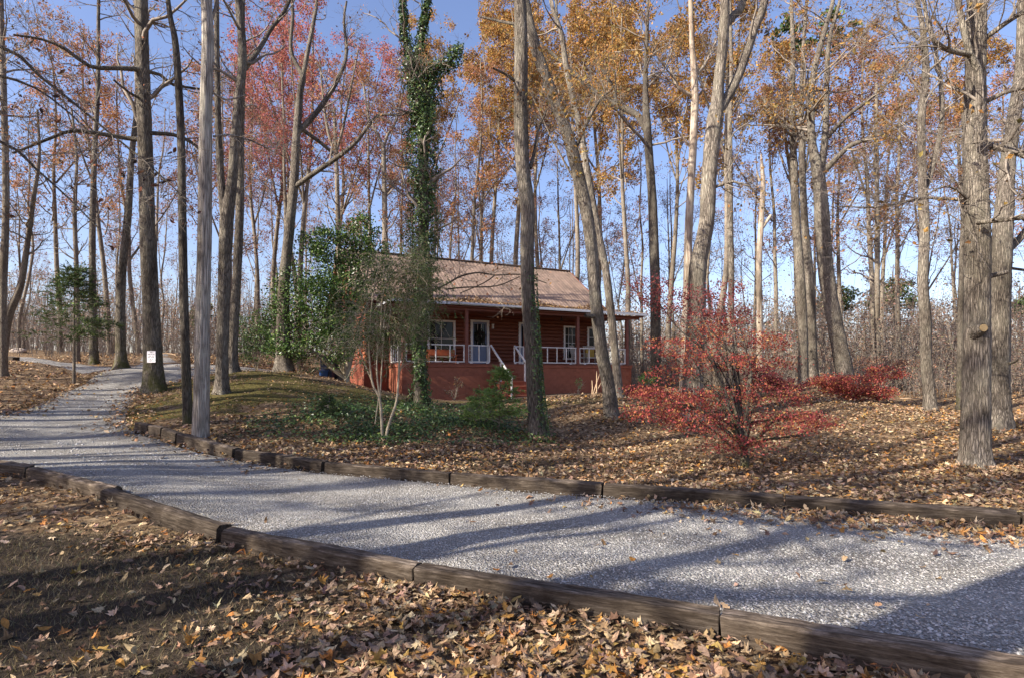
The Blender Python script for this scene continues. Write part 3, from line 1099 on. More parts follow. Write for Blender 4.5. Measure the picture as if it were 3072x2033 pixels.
def door(x0, x1, z0, z1):
    fr = trim("door", x0, x1, z0 + 0.002, z1, 0.10, False)
    xa, xb = x0 + 0.10, x1 - 0.10
    ym = WALLY - 0.01
    hb("door_panel", MAT["door"], fr, xa, xb, ym, ym + 0.04, z0 + 0.02, z0 + 0.98)
    hb("door_stile", MAT["door"], fr, xa, xa + 0.08, ym, ym + 0.04, z0 + 0.982, z1)
    hb("door_stile", MAT["door"], fr, xb - 0.08, xb, ym, ym + 0.04, z0 + 0.982, z1)
    hb("door_rail", MAT["door"], fr, xa + 0.081, xb - 0.081, ym, ym + 0.04, z1 - 0.1, z1)
    hb("pane", MAT["glass"], fr, xa + 0.082, xb - 0.082, ym + 0.014, ym + 0.026, z0 + 0.984, z1 - 0.102)
    for i in (1, 2):
        x = xa + 0.082 + (xb - xa - 0.164) * i / 3
        hb("muntin", MAT["white"], fr, x - 0.01, x + 0.01, ym + 0.002, ym + 0.013, z0 + 0.984, z1 - 0.102)
    hb("door_handle", MAT["black"], fr, xb - 0.07, xb - 0.03, ym - 0.06, ym - 0.002, z0 + 0.95, z0 + 1.06)
    hb("raised_panel", MAT["door"], fr, xa + 0.12, xb - 0.12, ym - 0.012, ym - 0.001, z0 + 0.15, z0 + 0.85)
    return fr


window(*OPEN["window_a"], 2, 2)
door(*OPEN["door_a"])
door(*OPEN["door_b"])
window(*OPEN["window_b"], 3, 4)
window(*OPEN["window_c"], 1, 2)
# wall lantern by the door
la = Acc()
addbox(la, 5.44, 5.52, WALLY - 0.16, WALLY - 0.08, 4.02 - HZ, 4.22 - HZ)
addbox(la, 5.42, 5.54, WALLY - 0.18, WALLY - 0.06, 4.222 - HZ, 4.25 - HZ)
addbox(la, 5.46, 5.50, WALLY - 0.079, WALLY - 0.0, 4.10 - HZ, 4.16 - HZ)
la.build("wall_lantern", MAT["white"], house)

# things on the porch
wr = hw(4.77, WALLY - 0.055, DECK + 1.42)
wreath = thing("wreath", "dark leafy wreath hanging on the blue glazed front door", "wreath", wr)
ac = Acc()
tt = rng.uniform(0, 2 * np.pi, 500)
rr = 0.2 + rng.normal(0, 0.05, 500)
pl = np.stack([rr * np.cos(tt), -0.03 + rng.normal(0, 0.022, 500), rr * np.sin(tt) * 1.25], -1)
pw_ = np.stack([wr[0] + pl[:, 0] * ux - pl[:, 1] * uy, wr[1] + pl[:, 0] * uy + pl[:, 1] * ux, wr[2] + pl[:, 2]], -1)
put_leaves(ac, pw_, rng.uniform(0.06, 0.11, 500), rng.normal(size=(500, 3)) + np.array([0.3, -1, 0]), pick([(0.02, 0.03, 0.015, 3), (0.05, 0.02, 0.015, 1)], 500))
ac.build("foliage", MAT["ever"], wreath)


def chair(s, b, rz, label, cushion=None):
    p = hw(s, b, DECK + 0.003)
    e = thing("porch_chair", label, "chair", p, "chairs on the porch", HRZ + rz)
    if "_w" in e:
        del e["_w"]
    box("seat", MAT["wicker"], e, -0.3, 0.3, -0.27, 0.28, 0.36, 0.42)
    for i in range(6):
        x = -0.26 + i * 0.104
        a_ = Acc(); barbox(a_, (x, 0.26, 0.421), (x, 0.40, 1.0), 0.07, 0.02); a_.build("back_slat", MAT["wicker"], e)
    a_ = Acc(); barbox(a_, (-0.31, 0.41, 1.02), (0.31, 0.41, 1.02), 0.04, 0.06); a_.build("top_rail", MAT["wicker"], e)
    for sx in (-1, 1):
        a_ = Acc(); barbox(a_, (sx * 0.33, -0.28, 0.60), (sx * 0.33, 0.33, 0.66), 0.06, 0.035); a_.build("armrest", MAT["wicker"], e)
        for yy in (-0.24, 0.24):
            a_ = Acc(); barbox(a_, (sx * 0.33, yy, 0.05), (sx * 0.33, yy, 0.60), 0.045, 0.045); a_.build("leg", MAT["wicker"], e)
        pts = [(sx * 0.33, -0.42 + 0.17 * i, 0.02 + 0.09 * ((i - 2.5) / 2.5) ** 2) for i in range(6)]
        a_ = Acc(); tubes(a_, [pts], [[0.022] * 6], 6); a_.build("rocker", MAT["wicker"], e)
    if cushion:
        box("cushion", cushion, e, -0.24, 0.24, 0.12, 0.25, 0.425, 0.85)
    return e


chair(10.0, 1.1, 0.6, "pale rocking chair in front of the grid window on the porch")
chair(10.75, 1.0, -0.2, "pale rocking chair with a yellow cushion on the porch behind the leaning trunk", MAT["yellow"])
p = hw(2.55, 1.95, DECK + 0.003)
bench = thing("porch_bench", "low orange wooden bench below the wide porch window", "bench", p, rz=HRZ)
if "_w" in bench:
    del bench["_w"]
box("seat", MAT["orangewood"], bench, -0.75, 0.75, -0.2, 0.2, 0.40, 0.45)
box("backrest", MAT["orangewood"], bench, -0.75, 0.75, 0.17, 0.2, 0.452, 0.72)
for sx in (-0.68, 0.68):
    for sy in (-0.16, 0.16):
        box("leg", MAT["orangewood"], bench, sx - 0.03, sx + 0.03, sy - 0.03, sy + 0.03, 0.0, 0.398)
p = hw(9.0, 1.2, 4.72)
fan = thing("ceiling_fan", "small dark fan hanging under the porch ceiling near the right post", "fan", p, rz=HRZ + 0.4)
if "_w" in fan:
    del fan["_w"]
a_ = Acc(); tubes(a_, [[(0, 0, 0), (0, 0, -0.12), (0, 0, -0.13), (0, 0, -0.24)]], [[0.02, 0.02, 0.09, 0.07]], 10, cap=True); a_.build("motor", MAT["black"], fan)
for i in range(4):
    t = i * math.pi / 2
    a_ = Acc(); barbox(a_, (0.09 * math.cos(t), 0.09 * math.sin(t), -0.17), (0.55 * math.cos(t), 0.55 * math.sin(t), -0.17), 0.12, 0.012); a_.build("blade", MAT["deck"], fan)

# bins and clutter at the far left corner of the house
g0 = G(985, 25.5)
e = thing("wheeled_bin", "dark wheeled bin standing beside the house behind the holly", "bin", g0)
a_ = Acc()
v = np.vstack([boxv(-0.28, 0.28, -0.3, 0.3, 0.06, 0.06)[:4] * [0.85, 0.85, 1], boxv(-0.28, 0.28, -0.3, 0.3, 0.95, 0.95)[:4]]) + g0
a_.add(v, BOXQ); a_.build("body", MAT["bin"], e)
a_ = Acc(); addbox(a_, g0[0] - 0.31, g0[0] + 0.31, g0[1] - 0.34, g0[1] + 0.33, g0[2] + 0.955, g0[2] + 1.03); a_.build("lid", MAT["bin"], e)
for sx in (-0.25, 0.25):
    a_ = Acc(); tubes(a_, [[(g0[0] + sx - 0.03, g0[1] + 0.25, g0[2] + 0.1), (g0[0] + sx + 0.03, g0[1] + 0.25, g0[2] + 0.1)]], [[0.1, 0.1]], 12, cap=True); a_.build("wheel", MAT["black"], e)
g0 = G(972, 25.3)
e = thing("blue_tub", "small blue plastic tub on the ground left of the dark bin", "tub", g0)
a_ = Acc(); tubes(a_, [[g0 + [0, 0, 0], g0 + [0, 0, 0.3], g0 + [0, 0, 0.32]]], [[0.17, 0.22, 0.24]], 14, cap=True); a_.build("body", MAT["tarp"], e, True)
a_ = Acc(); tubes(a_, [[g0 + [0.24 * math.cos(t), 0.24 * math.sin(t), 0.315] for t in np.linspace(0, 2 * np.pi, 15)]], [[0.014] * 15], 6); a_.build("rim", MAT["tarp"], e, True)

# ------------------------------------------------------------------ timbers edging the driveway


def timber(pa, pb, label, h=0.158, w=0.15, tilt=0.0, group=None):
    pa, pb = np.asarray(pa, float), np.asarray(pb, float)
    L = float(np.linalg.norm(pb - pa))
    n = max(4, int(L / 0.09))
    ch = 0.018
    prof = np.array([(-w / 2, ch), (-w / 2, h - ch), (-w / 2 + ch, h), (0, h + 0.003), (w / 2 - ch, h), (w / 2, h - ch), (w / 2, ch), (w / 2, -0.05), (-w / 2, -0.05)])
    m = len(prof)
    X = np.linspace(0, L, n)
    V = np.zeros((n, m, 3))
    V[..., 0] = X[:, None]
    V[..., 1] = prof[:, 0]
    V[..., 2] = prof[:, 1]
    wob = np.cumsum(rng.normal(0, 0.0016, (n, m)), 0)
    V[..., 1] += rng.normal(0, 0.0022, (n, m)) + wob * 0.6
    V[..., 2] += rng.normal(0, 0.0022, (n, m)) + wob
    V[0, :, 0] += rng.normal(0, 0.006, m)
    V[-1, :, 0] += rng.normal(0, 0.006, m)
    a_ = Acc()
    k0 = np.arange(n - 1)[:, None] * m
    j = np.arange(m)[None]
    j2 = (j + 1) % m
    a_.add(V.reshape(-1, 3), np.stack([k0 + j, k0 + m + j, k0 + m + j2, k0 + j2], -1).reshape(-1, 4),
           [(0, i, i + 1) for i in range(1, m - 1)] + [((n - 1) * m, (n - 1) * m + i + 1, (n - 1) * m + i) for i in range(1, m - 1)])
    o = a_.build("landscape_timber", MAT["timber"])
    d = pb - pa
    o.location = pa
    o.rotation_euler = (tilt, -math.asin(max(-1, min(1, d[2] / L))), math.atan2(d[1], d[0]))
    return tag(o, label, "timber", group or "timbers edging the gravel driveway")


def GP(px, Y, dz=0.0):
    p = G(px, Y)
    p[2] += dz
    return p


tm = [
    ((-420, 8.75), (88, 7.72), "mossy timber at the left edge of the photo, where the near row of timbers begins", 0.0),
    ((100, 7.62), (352, 6.47), "short dark timber of the near row, second from the left edge", 0.012),
    ((322, 6.40), (672, 5.34), "near timber with dark shade on its left half, ending in a stepped joint", -0.01),
    ((684, 5.22), (1254, 4.38), "near timber right of the stepped joint, a few leaves leaning on its face", 0.0),
    ((1260, 4.365), (2156, 3.48), "long near timber with a splintered pale top in the middle of the near row", 0.01),
    ((2166, 3.47), (3150, 2.80), "nearest timber, in the bottom right corner, half in deep shade", 0.0),
    ((3160, 2.79), (4300, 2.15), "timber running out of the photo at the bottom right corner", 0.0),
]
for (a0, b0, lab, tl) in tm:
    timber(GP(*a0), GP(*b0), lab, tilt=tl)
tf = [
    ((414, 11.75), (452, 11.5), "greenish end block of the far row below the small mossy trunk", 0.0),
    ((455, 11.48), (492, 11.25), "short square block, second in the far row of timbers", 0.01),
    ((495, 11.2), (536, 10.95), "short square block, third in the far row of timbers", -0.01),
    ((540, 10.92), (706, 9.99), "timber of the far row right in front of the pale shaggy trunk", 0.0),
    ((716, 9.93), (974, 8.90), "far-row timber between the shaggy trunk and the dark rounded timber end", 0.01),
    ((982, 8.84), (1352, 8.10), "far-row timber with black shade on its right half", 0.0),
    ((1360, 8.07), (1808, 7.255), "far-row timber with a straight pale sunlit top edge", 0.0),
    ((1815, 7.235), (2348, 6.56), "brown far-row timber with leaves heaped along its foot", -0.01),
    ((2356, 6.545), (3050, 5.73), "long dark far-row timber ending near the right edge of the photo", 0.0),
    ((3062, 5.715), (3900, 5.08), "timber of the far row running out of the photo at the right edge", 0.0),
]
for (a0, b0, lab, tl) in tf:
    o = timber(GP(*a0, 0.055), GP(*b0, 0.055), lab, tilt=tl)
timber(GP(-120, 27.2), GP(48, 26.2), "old board-like timber lying beside the upper drive at the left edge", h=0.16, w=0.3, group="timbers lying by the upper drive")

# ------------------------------------------------------------------ trees
PAL = {
    "red": [(0.40, 0.12, 0.10, 4), (0.46, 0.17, 0.12, 3), (0.30, 0.11, 0.11, 3), (0.45, 0.23, 0.11, 2)],
    "gold": [(0.46, 0.27, 0.075, 4), (0.40, 0.20, 0.06, 4), (0.30, 0.165, 0.06, 3), (0.45, 0.33, 0.11, 1.5), (0.20, 0.15, 0.045, 1.6)],
    "orange": [(0.42, 0.21, 0.09, 4), (0.36, 0.16, 0.085, 3), (0.27, 0.14, 0.085, 3), (0.46, 0.27, 0.10, 1.2)],
    "russet": [(0.30, 0.155, 0.10, 4), (0.23, 0.12, 0.09, 3), (0.38, 0.21, 0.11, 2), (0.30, 0.11, 0.09, 1.2)],
    "brown": [(0.20, 0.11, 0.05, 3), (0.14, 0.075, 0.04, 3), (0.30, 0.18, 0.06, 1.5)],
    "maple": [(0.43, 0.095, 0.08, 5), (0.32, 0.07, 0.068, 3.4), (0.50, 0.17, 0.085, 2.6), (0.52, 0.27, 0.10, 2.2), (0.20, 0.05, 0.05, 2)],
    "plum": [(0.17, 0.045, 0.05, 4), (0.24, 0.06, 0.06, 3), (0.33, 0.10, 0.06, 1.4)],
    "holly": [(0.055, 0.105, 0.026, 5), (0.10, 0.17, 0.035, 3), (0.17, 0.24, 0.06, 1.6), (0.03, 0.058, 0.017, 2.2)],
    "ivy": [(0.05, 0.095, 0.025, 5), (0.085, 0.145, 0.035, 3), (0.15, 0.20, 0.055, 1.4), (0.028, 0.055, 0.018, 2)],
    "pine": [(0.08, 0.125, 0.04, 4), (0.14, 0.18, 0.05, 2), (0.05, 0.085, 0.03, 3)],
    "cedar": [(0.16, 0.27, 0.07, 4), (0.25, 0.35, 0.09, 3), (0.32, 0.38, 0.13, 1)],
    "vine": [(0.13, 0.19, 0.06, 4), (0.08, 0.125, 0.04, 3), (0.22, 0.26, 0.10, 2), (0.20, 0.14, 0.07, 0.5)],
    "brush": [(0.33, 0.235, 0.17, 4), (0.42, 0.31, 0.22, 2), (0.24, 0.17, 0.125, 3), (0.36, 0.18, 0.11, 1.2), (0.19, 0.18, 0.09, 1)],
    "litter": [(0.43, 0.295, 0.165, 4), (0.50, 0.375, 0.235, 3), (0.28, 0.17, 0.09, 3), (0.17, 0.10, 0.055, 2.8), (0.43, 0.205, 0.055, 1.5), (0.34, 0.235, 0.16, 2.4), (0.46, 0.29, 0.09, 0.5), (0.14, 0.09, 0.065, 1.8)],
}


def trunk_into(acc, pts, rad, sides, step, flare=0.0, ridge=0.03, seed=0):
    p, r = resample(pts, rad, step)
    n = len(p)
    h = np.concatenate([[0], np.cumsum(np.linalg.norm(np.diff(p, axis=0), axis=1))])
    rs = np.random.default_rng(seed + 5)
    th = np.arange(sides) / sides * 2 * np.pi
    rm = np.ones((n, sides))
    for k_, amp in ((3, 0.5), (5, 0.6), (9, 0.5), (13, 0.5)):
        rm += ridge * amp * np.sin(k_ * th[None] + rs.uniform(0, 6.28) + 1.1 * np.sin(h[:, None] * rs.uniform(0.5, 1.6) + rs.uniform(0, 6)))
    if flare > 0:
        lob = 1 + 0.38 * np.sin(rs.integers(4, 6) * th[None] + rs.uniform(0, 6.28)) + 0.2 * np.sin(3 * th[None] + rs.uniform(0, 6.28))
        rm += 0.85 * flare * np.exp(-h / (r[0] * 0.85))[:, None] * lob
    r = r * (1 + rs.normal(0, 0.018, n))
    tubes(acc, p[None], r[None], sides, rmod=rm[None])
    return p, r


def grow(parents, spec):
    """parents: list of (P,R) polylines. spec levels -> twig mesh Acc, tips"""
    acc = Acc()
    tips = []
    out = []
    for (P, R, kw) in parents:
        C1, R1 = spawn(P[None], R[None], kw["k"], kw.get("t0", 0.35), kw.get("t1", 0.98), kw["L"], kw.get("ang", 58), 7, 0.42, kw.get("up", 0.10), 0.22)
        R1 = np.minimum(R1, kw.get("rmax", 0.07))
        out.append((C1, R1))
    C1 = np.concatenate([o[0] for o in out])
    R1 = np.concatenate([o[1] for o in out])
    tubes(acc, C1, R1, 5)
    C2, R2 = spawn(C1, R1, spec.get("k2", 6), 0.2, 1.0, spec.get("L2", 1.5), 45, 5, 0.55, 0.06, 0.28, rmin=0.005)
    tubes(acc, C2, R2, 3)
    C3, R3 = spawn(C2, R2, spec.get("k3", 5), 0.15, 1.0, spec.get("L3", 0.75), 42, 4, 0.6, 0.03, 0.3, rmin=0.0035)
    tubes(acc, C3, R3, 3)
    return acc, C1, C2, C3


def scatter_on(C, N, spread):
    i = rng.integers(0, len(C), N)
    n = C.shape[1]
    x = rng.uniform(0.2, 1, N) * (n - 1)
    j = np.minimum(x.astype(int), n - 2)
    f = (x - j)[:, None]
    return C[i, j] * (1 - f) + C[i, j + 1] * f + rng.normal(0, spread, (N, 3))


def make_tree(name, label, Y, stems, barkm, group=None, sides=14, step=0.35, flare=0.55, ridge=0.03, kw=None, spec=None, leaves=0, pal="brown", lsize=0.10, ext=6.0, cat="tree", limbs=(), branches=True, bare_tip=False):
    """stems: list of pixel polylines (px, py, width px[, dY]); the first starts at the base of the trunk"""
    g0 = G(stems[0][0][0], Y)
    t = thing(name, label, cat, g0, group)
    tr = Acc()
    parents = []
    for si, st in enumerate(stems):
        pts, rad = [], []
        for q in st:
            dy = q[3] if len(q) > 3 else 0.0
            pts.append(W(q[0], q[1], Y + dy))
            rad.append(q[2] * 0.94 / 2 / F * (Y + dy))
        pts, rad = np.array(pts), np.array(rad)
        if si == 0:
            pts[0][2] = g0[2] - 0.12
        if st[-1][1] <= 12 and ext > 0:
            d = nrm(pts[-1] - pts[-2])
            d = nrm(d * 0.6 + np.array([0, 0, 0.5]))
            for e_ in (0.4, 0.75, 1.0):
                pts = np.vstack([pts, pts[len(st) - 1] + d * ext * e_ + rng.normal(0, 0.15, 3) * e_])
                rad = np.append(rad, max(rad[len(st) - 1] * (1 - 0.8 * e_), 0.012))
        p, r = trunk_into(tr, pts, rad, sides if si == 0 else max(8, sides - 4), step, flare if si == 0 else 0.0, ridge, seed=int(stems[0][0][0]) + si)
        kk = dict(k=14, L=3.0, t0=0.45)
        if kw:
            kk.update(kw)
        if si > 0:
            kk["t0"] = 0.15
            kk["k"] = max(5, int(kk["k"] * 0.6))
        kk["k"] = int(kk["k"] * 1.35)
        parents.append((p, r, kk))
    for lb in limbs:
        pts = np.array([W(q[0], q[1], Y + (q[3] if len(q) > 3 else 0)) for q in lb])
        rad = np.array([q[2] / 2 / F * Y for q in lb])
        p, r = trunk_into(tr, pts, rad, 8, 0.3, 0, 0.02, seed=int(lb[0][0]))
        if len(lb) != 3:
            parents.append((p, r, dict(k=9, L=1.6, t0=0.2, ang=50, up=0.06)))
    tr.build("trunk", barkm, t, True)
    if branches:
        acc, C1, C2, C3 = grow(parents, spec or {})
        acc.build("crown", MAT["twig"], t, True)
        if leaves:
            la_ = Acc()
            p = scatter_on(C3, leaves, 0.07)
            put_leaves(la_, p, rng.uniform(0.7, 1.25, leaves) * lsize, rng.normal(size=(leaves, 3)), pick(PAL[pal], leaves))
            la_.build("foliage", MAT["leaf"], t)
    return t


T = make_tree
sp_s = dict(k2=5, k3=4, L2=1.2, L3=0.6)
sp_m = dict(k2=6, k3=5, L2=1.5, L3=0.75)

# --- left group
T("tree", "slim upright grey tree cut by the left edge of the photo", 19, [[(10, 1060, 26), (8, 900, 22), (18, 620, 19), (12, 300, 17), (2, 0, 15)]], MAT["slim"], kw=dict(k=12, L=2.4), spec=sp_s, leaves=350, pal="brown")
T("tree", "curved leaning tree at the far left, bending up from the leaf bank", 20, [[(2, 1030, 26), (23, 960, 24), (61, 860, 19), (80, 745, 16), (100, 600, 13), (118, 470, 9), (112, 330, 6)]], MAT["slim"], kw=dict(k=12, L=1.8), spec=sp_s, leaves=200, pal="brown")
T("tree", "thin tree rising behind the young conifer on the left", 27, [[(232, 1050, 17), (230, 830, 13), (224, 640, 12), (230, 480, 8), (215, 330, 6)]], MAT["slim"], kw=dict(k=16, L=2.4, t0=0.3), spec=sp_s, leaves=250)
T("tree", "straight tree on the leaf bank just right of the young conifer", 26, [[(282, 1064, 27), (278, 900, 20), (277, 700, 18), (283, 480, 15), (294, 250, 12), (296, 0, 9)]], MAT["oakmoss"], kw=dict(k=14, L=2.6), spec=sp_s, leaves=500, pal="russet")
T("tree", "leaning trunk with a wide dark base beside the drive, left of the sign tree", 21, [[(366, 1106, 40), (362, 1050, 30), (361, 930, 27), (368, 800, 24), (384, 640, 21), (395, 470, 17), (412, 280, 13), (408, 0, 10)]], MAT["oakmoss"], flare=0.6, kw=dict(k=12, L=2.6), spec=sp_s, leaves=400, pal="russet")
T("tree", "thick grey trunk carrying the white sign, moss at its foot", 17, [[(464, 1180, 62), (459, 1051, 53), (453, 906, 47), (444, 715, 45), (438, 491, 43), (429, 223, 39), (424, 0, 36)]], MAT["oakmoss"], sides=22, step=0.2, flare=0.62, kw=dict(k=14, L=3.4, t0=0.42), spec=sp_m, leaves=700, pal="orange",
  limbs=[[(432, 420, 16), (380, 415, 14), (300, 402, 12, -0.5), (215, 394, 10, -1), (140, 420, 8, -1.3), (40, 460, 6, -1.5)], [(440, 210, 16), (360, 205, 13, -.5), (270, 200, 11, -1), (200, 150, 9, -1.3), (130, 120, 7, -1.6), (40, 105, 5, -2)],
         [(448, 400, 13), (520, 405, 12, .3), (570, 425, 10, .5), (600, 450, 8, .6)], [(436, 215, 12), (480, 225, 10, .2), (520, 255, 9, .4), (600, 268, 7, .7), (660, 280, 5, .9)], [(430, 300, 9), (390, 280, 7, -.4), (340, 240, 5, -.7)]])
T("tree", "slender dark mossy trunk between the sign tree and the pale shaggy trunk", 12, [[(565, 1278, 32), (558, 1100, 27), (552, 900, 26), (547, 625, 24), (543, 402, 23), (534, 223, 21), (524, 112, 19), (505, 10, 14)]], MAT["dark"], sides=14, step=0.2, flare=0.3, kw=dict(k=9, L=2.2, t0=0.6), spec=sp_s, leaves=250, pal="russet")
T("tree", "pale shaggy bleached trunk standing right behind the far row of timbers", 11, [[(601, 1333, 52), (604, 1200, 46), (608, 944, 42), (614, 715, 40), (616, 491, 38), (618, 313, 36), (624, 134, 36), (620, 0, 32)]], MAT["pale"], sides=20, step=0.16, flare=0.25, ridge=0.05, kw=dict(k=4, L=1.6, t0=0.7), spec=sp_s, ext=2.0,
  limbs=[[(640, 410, 7), (690, 405, 6, .2), (760, 425, 5, .4), (820, 455, 4, .6)], [(625, 270, 6), (680, 300, 5, .2), (740, 285, 4, .4)]])
T("tree", "twin-stemmed trunk with a long right-hand fork, right of the shaggy trunk", 15.5, [[(664, 1178, 46), (666, 1080, 36), (671, 900, 36), (678, 700, 40), (682, 640, 40), (697, 536, 30), (710, 357, 27), (727, 179, 26), (716, 0, 24)], [(676, 680, 26), (668, 600, 24), (657, 447, 20), (652, 268, 18), (650, 0, 14)], [(722, 220, 18), (742, 196, 17, .2), (780, 145, 14, .6), (812, 89, 13, .9), (866, 8, 11, 1.2)]], MAT["oak"], sides=16, step=0.22, flare=0.5, kw=dict(k=11, L=2.6), spec=sp_s, leaves=400, pal="russet")
T("tree", "straight grey tree rooted by the drive, right of the twin-stemmed trunk", 19, [[(697, 1116, 42), (697, 1050, 32), (708, 868, 27), (719, 638, 25), (721, 447, 22), (726, 250, 18), (728, 0, 13)]], MAT["oak"], flare=0.6, kw=dict(k=14, L=2.4), spec=sp_s, leaves=500, pal="russet")
T("tree", "tall forked tree with two long upswept limbs left of the holly", 22, [[(851, 1124, 56), (849, 1040, 44), (850, 900, 36), (856, 800, 33), (868, 685, 30), (883, 536, 27), (890, 402, 25), (901, 268, 20), (909, 232, 18), (893, 201, 13), (872, 147, 12), (879, 45, 10), (875, 0, 9)],
   [(908, 236, 14), (919, 179, 14), (932, 112, 13), (945, 45, 11), (950, 0, 9)]], MAT["oak"], sides=16, flare=0.7, kw=dict(k=8, L=2.0, t0=0.6), spec=sp_s, leaves=250, pal="russet",
  limbs=[[(893, 400, 18), (945, 344, 16, .3), (986, 286, 15, .6), (1021, 223, 13, .8), (1039, 161, 11, 1.0), (1032, 60, 8, 1.2), (1040, 5, 6, 1.3)], [(880, 565, 16), (945, 518, 15, -.2), (1012, 473, 14, -.4), (1066, 429, 12, -.5), (1115, 366, 10, -.6), (1140, 346, 9, -.6), (1204, 346, 6, -.6)], [(893, 380, 13), (950, 420, 11, .5), (1000, 460, 9, 1)]])
T("tree", "thin pale tree behind the holly, left of the ivy-clad trunk", 26, [[(1018, 1120, 24), (1016, 1000, 18), (1020, 830, 16), (1014, 650, 15), (1008, 446, 13), (1002, 330, 10)], [(1009, 470, 10), (985, 400, 9), (970, 300, 7), (960, 180, 5)], [(1008, 460, 10), (1030, 380, 8), (1050, 280, 7), (1075, 150, 5)]], MAT["slim"], kw=dict(k=12, L=2.6, t0=0.4), spec=sp_s, leaves=900, pal="orange", lsize=0.13)
T("tree", "pale forked tree rising over the roof just left of the ivy-clad trunk", 34, [[(1160, 1050, 24), (1155, 700, 18), (1153, 560, 16), (1150, 430, 14)], [(1150, 440, 11), (1130, 400, 9), (1105, 350, 7), (1090, 250, 5)], [(1152, 440, 11), (1165, 400, 9), (1190, 360, 7), (1215, 250, 5)]], MAT["slim"], kw=dict(k=10, L=3.2, t0=0.4), spec=sp_s, leaves=900, pal="orange", lsize=0.15)

# --- ivy clad tree
ivyY = 18.0
ivy_path = [(1262, 1222, 44), (1260, 1027, 34), (1267, 868, 34), (1271, 670, 34), (1269, 446, 32), (1258, 312, 30), (1242, 201, 26)]
ivy_l = [(1244, 215, 18), (1218, 134, 16), (1207, 0, 13)]
ivy_r = [(1244, 215, 18), (1256, 147, 15), (1276, 45, 14), (1282, 0, 12)]
ivy_b = [(1268, 400, 18), (1289, 290, 16), (1303, 214, 13), (1347, 192, 10), (1374, 147, 7)]
tiv = T("tree", "tall trunk thickly clad in green ivy in front of the porch", ivyY, [ivy_path, ivy_l, ivy_r, ivy_b], MAT["dark"], flare=0.5, kw=dict(k=9, L=1.8, t0=0.5), spec=sp_s, leaves=250, pal="orange", ext=4,
        limbs=[[(1275, 880, 7, -.3), (1335, 855, 6, -.2), (1385, 828, 5.5), (1440, 818, 5, .2), (1485, 826, 4.5, .3), (1560, 824, 4, .4), (1640, 850, 3, .5)], [(1335, 868, 5), (1400, 862, 4.5), (1490, 858, 4), (1560, 830, 3)], [(1485, 826, 4), (1450, 850, 3.5), (1380, 880, 3)]])
la_ = Acc()
for path, rads, N in ((ivy_path, [28, 21, 31, 46, 43, 41, 34], 13000), (ivy_l, [20, 18, 14], 1300), (ivy_r, [22, 22, 15], 1500), (ivy_b, [36, 34, 30, 32, 16], 2600)):
    A = np.array([W(q[0], q[1], ivyY) for q in path])
    Rr = np.array(rads) / F * ivyY
    p, r = resample(A, Rr, 0.12)
    i = rng.integers(0, len(p), N)
    th = rng.uniform(0, 2 * np.pi, N)
    clump = 1 + 0.35 * np.sin(p[i][:, 2] * 2.3 + 2 * th) + 0.25 * np.sin(p[i][:, 2] * 5.1 - th * 3)
    rad = r[i] * rng.uniform(0.55, 1.05, N) * clump
    pos = p[i] + np.stack([np.cos(th) * rad, np.sin(th) * rad, rng.normal(0, 0.1, N)], -1)
    nn = np.stack([np.cos(th), np.sin(th), 0.4 + 0 * th], -1) + rng.normal(0, 0.5, (N, 3))
    put_leaves(la_, pos, rng.uniform(0.06, 0.12, N), nn, pick(PAL["ivy"], N))
la_.build("ivy", MAT["ever"], tiv)

# --- centre group
toak = T("tree", "large dark oak trunk standing in front of the porch steps, ivy up its right side", 12.6, [[(1616, 1330, 66), (1607, 1238, 52), (1597, 1059, 47), (1585, 900, 44), (1581, 740, 44), (1582, 625, 46), (1567, 491, 45), (1561, 312, 45), (1563, 179, 43), (1560, 0, 40)]], MAT["oak"], sides=24, step=0.12, flare=0.5, ridge=0.035,
         kw=dict(k=9, L=3.0, t0=0.62), spec=sp_m, leaves=900, pal="gold", lsize=0.11, ext=8,
         limbs=[[(1590, 505, 12), (1605, 450, 10, .2), (1612, 400, 7, .4), (1640, 330, 5, .6)], [(1552, 250, 10), (1520, 225, 8, -.2), (1480, 205, 6, -.5)], [(1555, 75, 10), (1500, 65, 8, .3), (1440, 50, 6, .6)]])
la_ = Acc()
N = 1500
A = np.array([W(1612, 1310, 12.4), W(1600, 1150, 12.5), W(1592, 1000, 12.5), W(1586, 880, 12.55), W(1583, 800, 12.6)])
p, r = resample(A, np.array([0.24, 0.20, 0.18, 0.175, 0.17]), 0.06)
i = np.minimum((rng.beta(1.2, 1.6, N) * len(p)).astype(int), len(p) - 1)
th = rng.normal(-0.25, 0.55, N)
pos = p[i] + np.stack([np.cos(th) * (r[i] + 0.03), np.sin(th) * (r[i] + 0.03), rng.normal(0, 0.03, N)], -1)
put_leaves(la_, pos, rng.uniform(0.035, 0.075, N), np.stack([np.cos(th), np.sin(th), 0.3 + 0 * th], -1) + rng.normal(0, 0.4, (N, 3)), pick(PAL["ivy"], N))
la_.build("ivy", MAT["ever"], toak)
T("tree", "thick trunk leaning left, crossing behind the big oak high up", 15, [[(1836, 1255, 50), (1824, 1150, 42), (1806, 1059, 40), (1790, 931, 39), (1781, 836, 38), (1774, 740, 38), (1757, 625, 39), (1721, 469, 39), (1686, 357, 36), (1637, 232, 36), (1601, 125, 34), (1575, 0, 30)]], MAT["oak"], sides=20, step=0.16, flare=0.35, ridge=0.04, kw=dict(k=8, L=2.4, t0=0.6), spec=sp_m, leaves=700, pal="gold", ext=7,
  limbs=[[(1782, 948, 14, -.1), (1766, 948, 13, -.25), (1755, 946, 10, -.35)], [(1728, 440, 12), (1765, 360, 10, -.2), (1800, 300, 8, -.4), (1840, 265, 6, -.6)]])
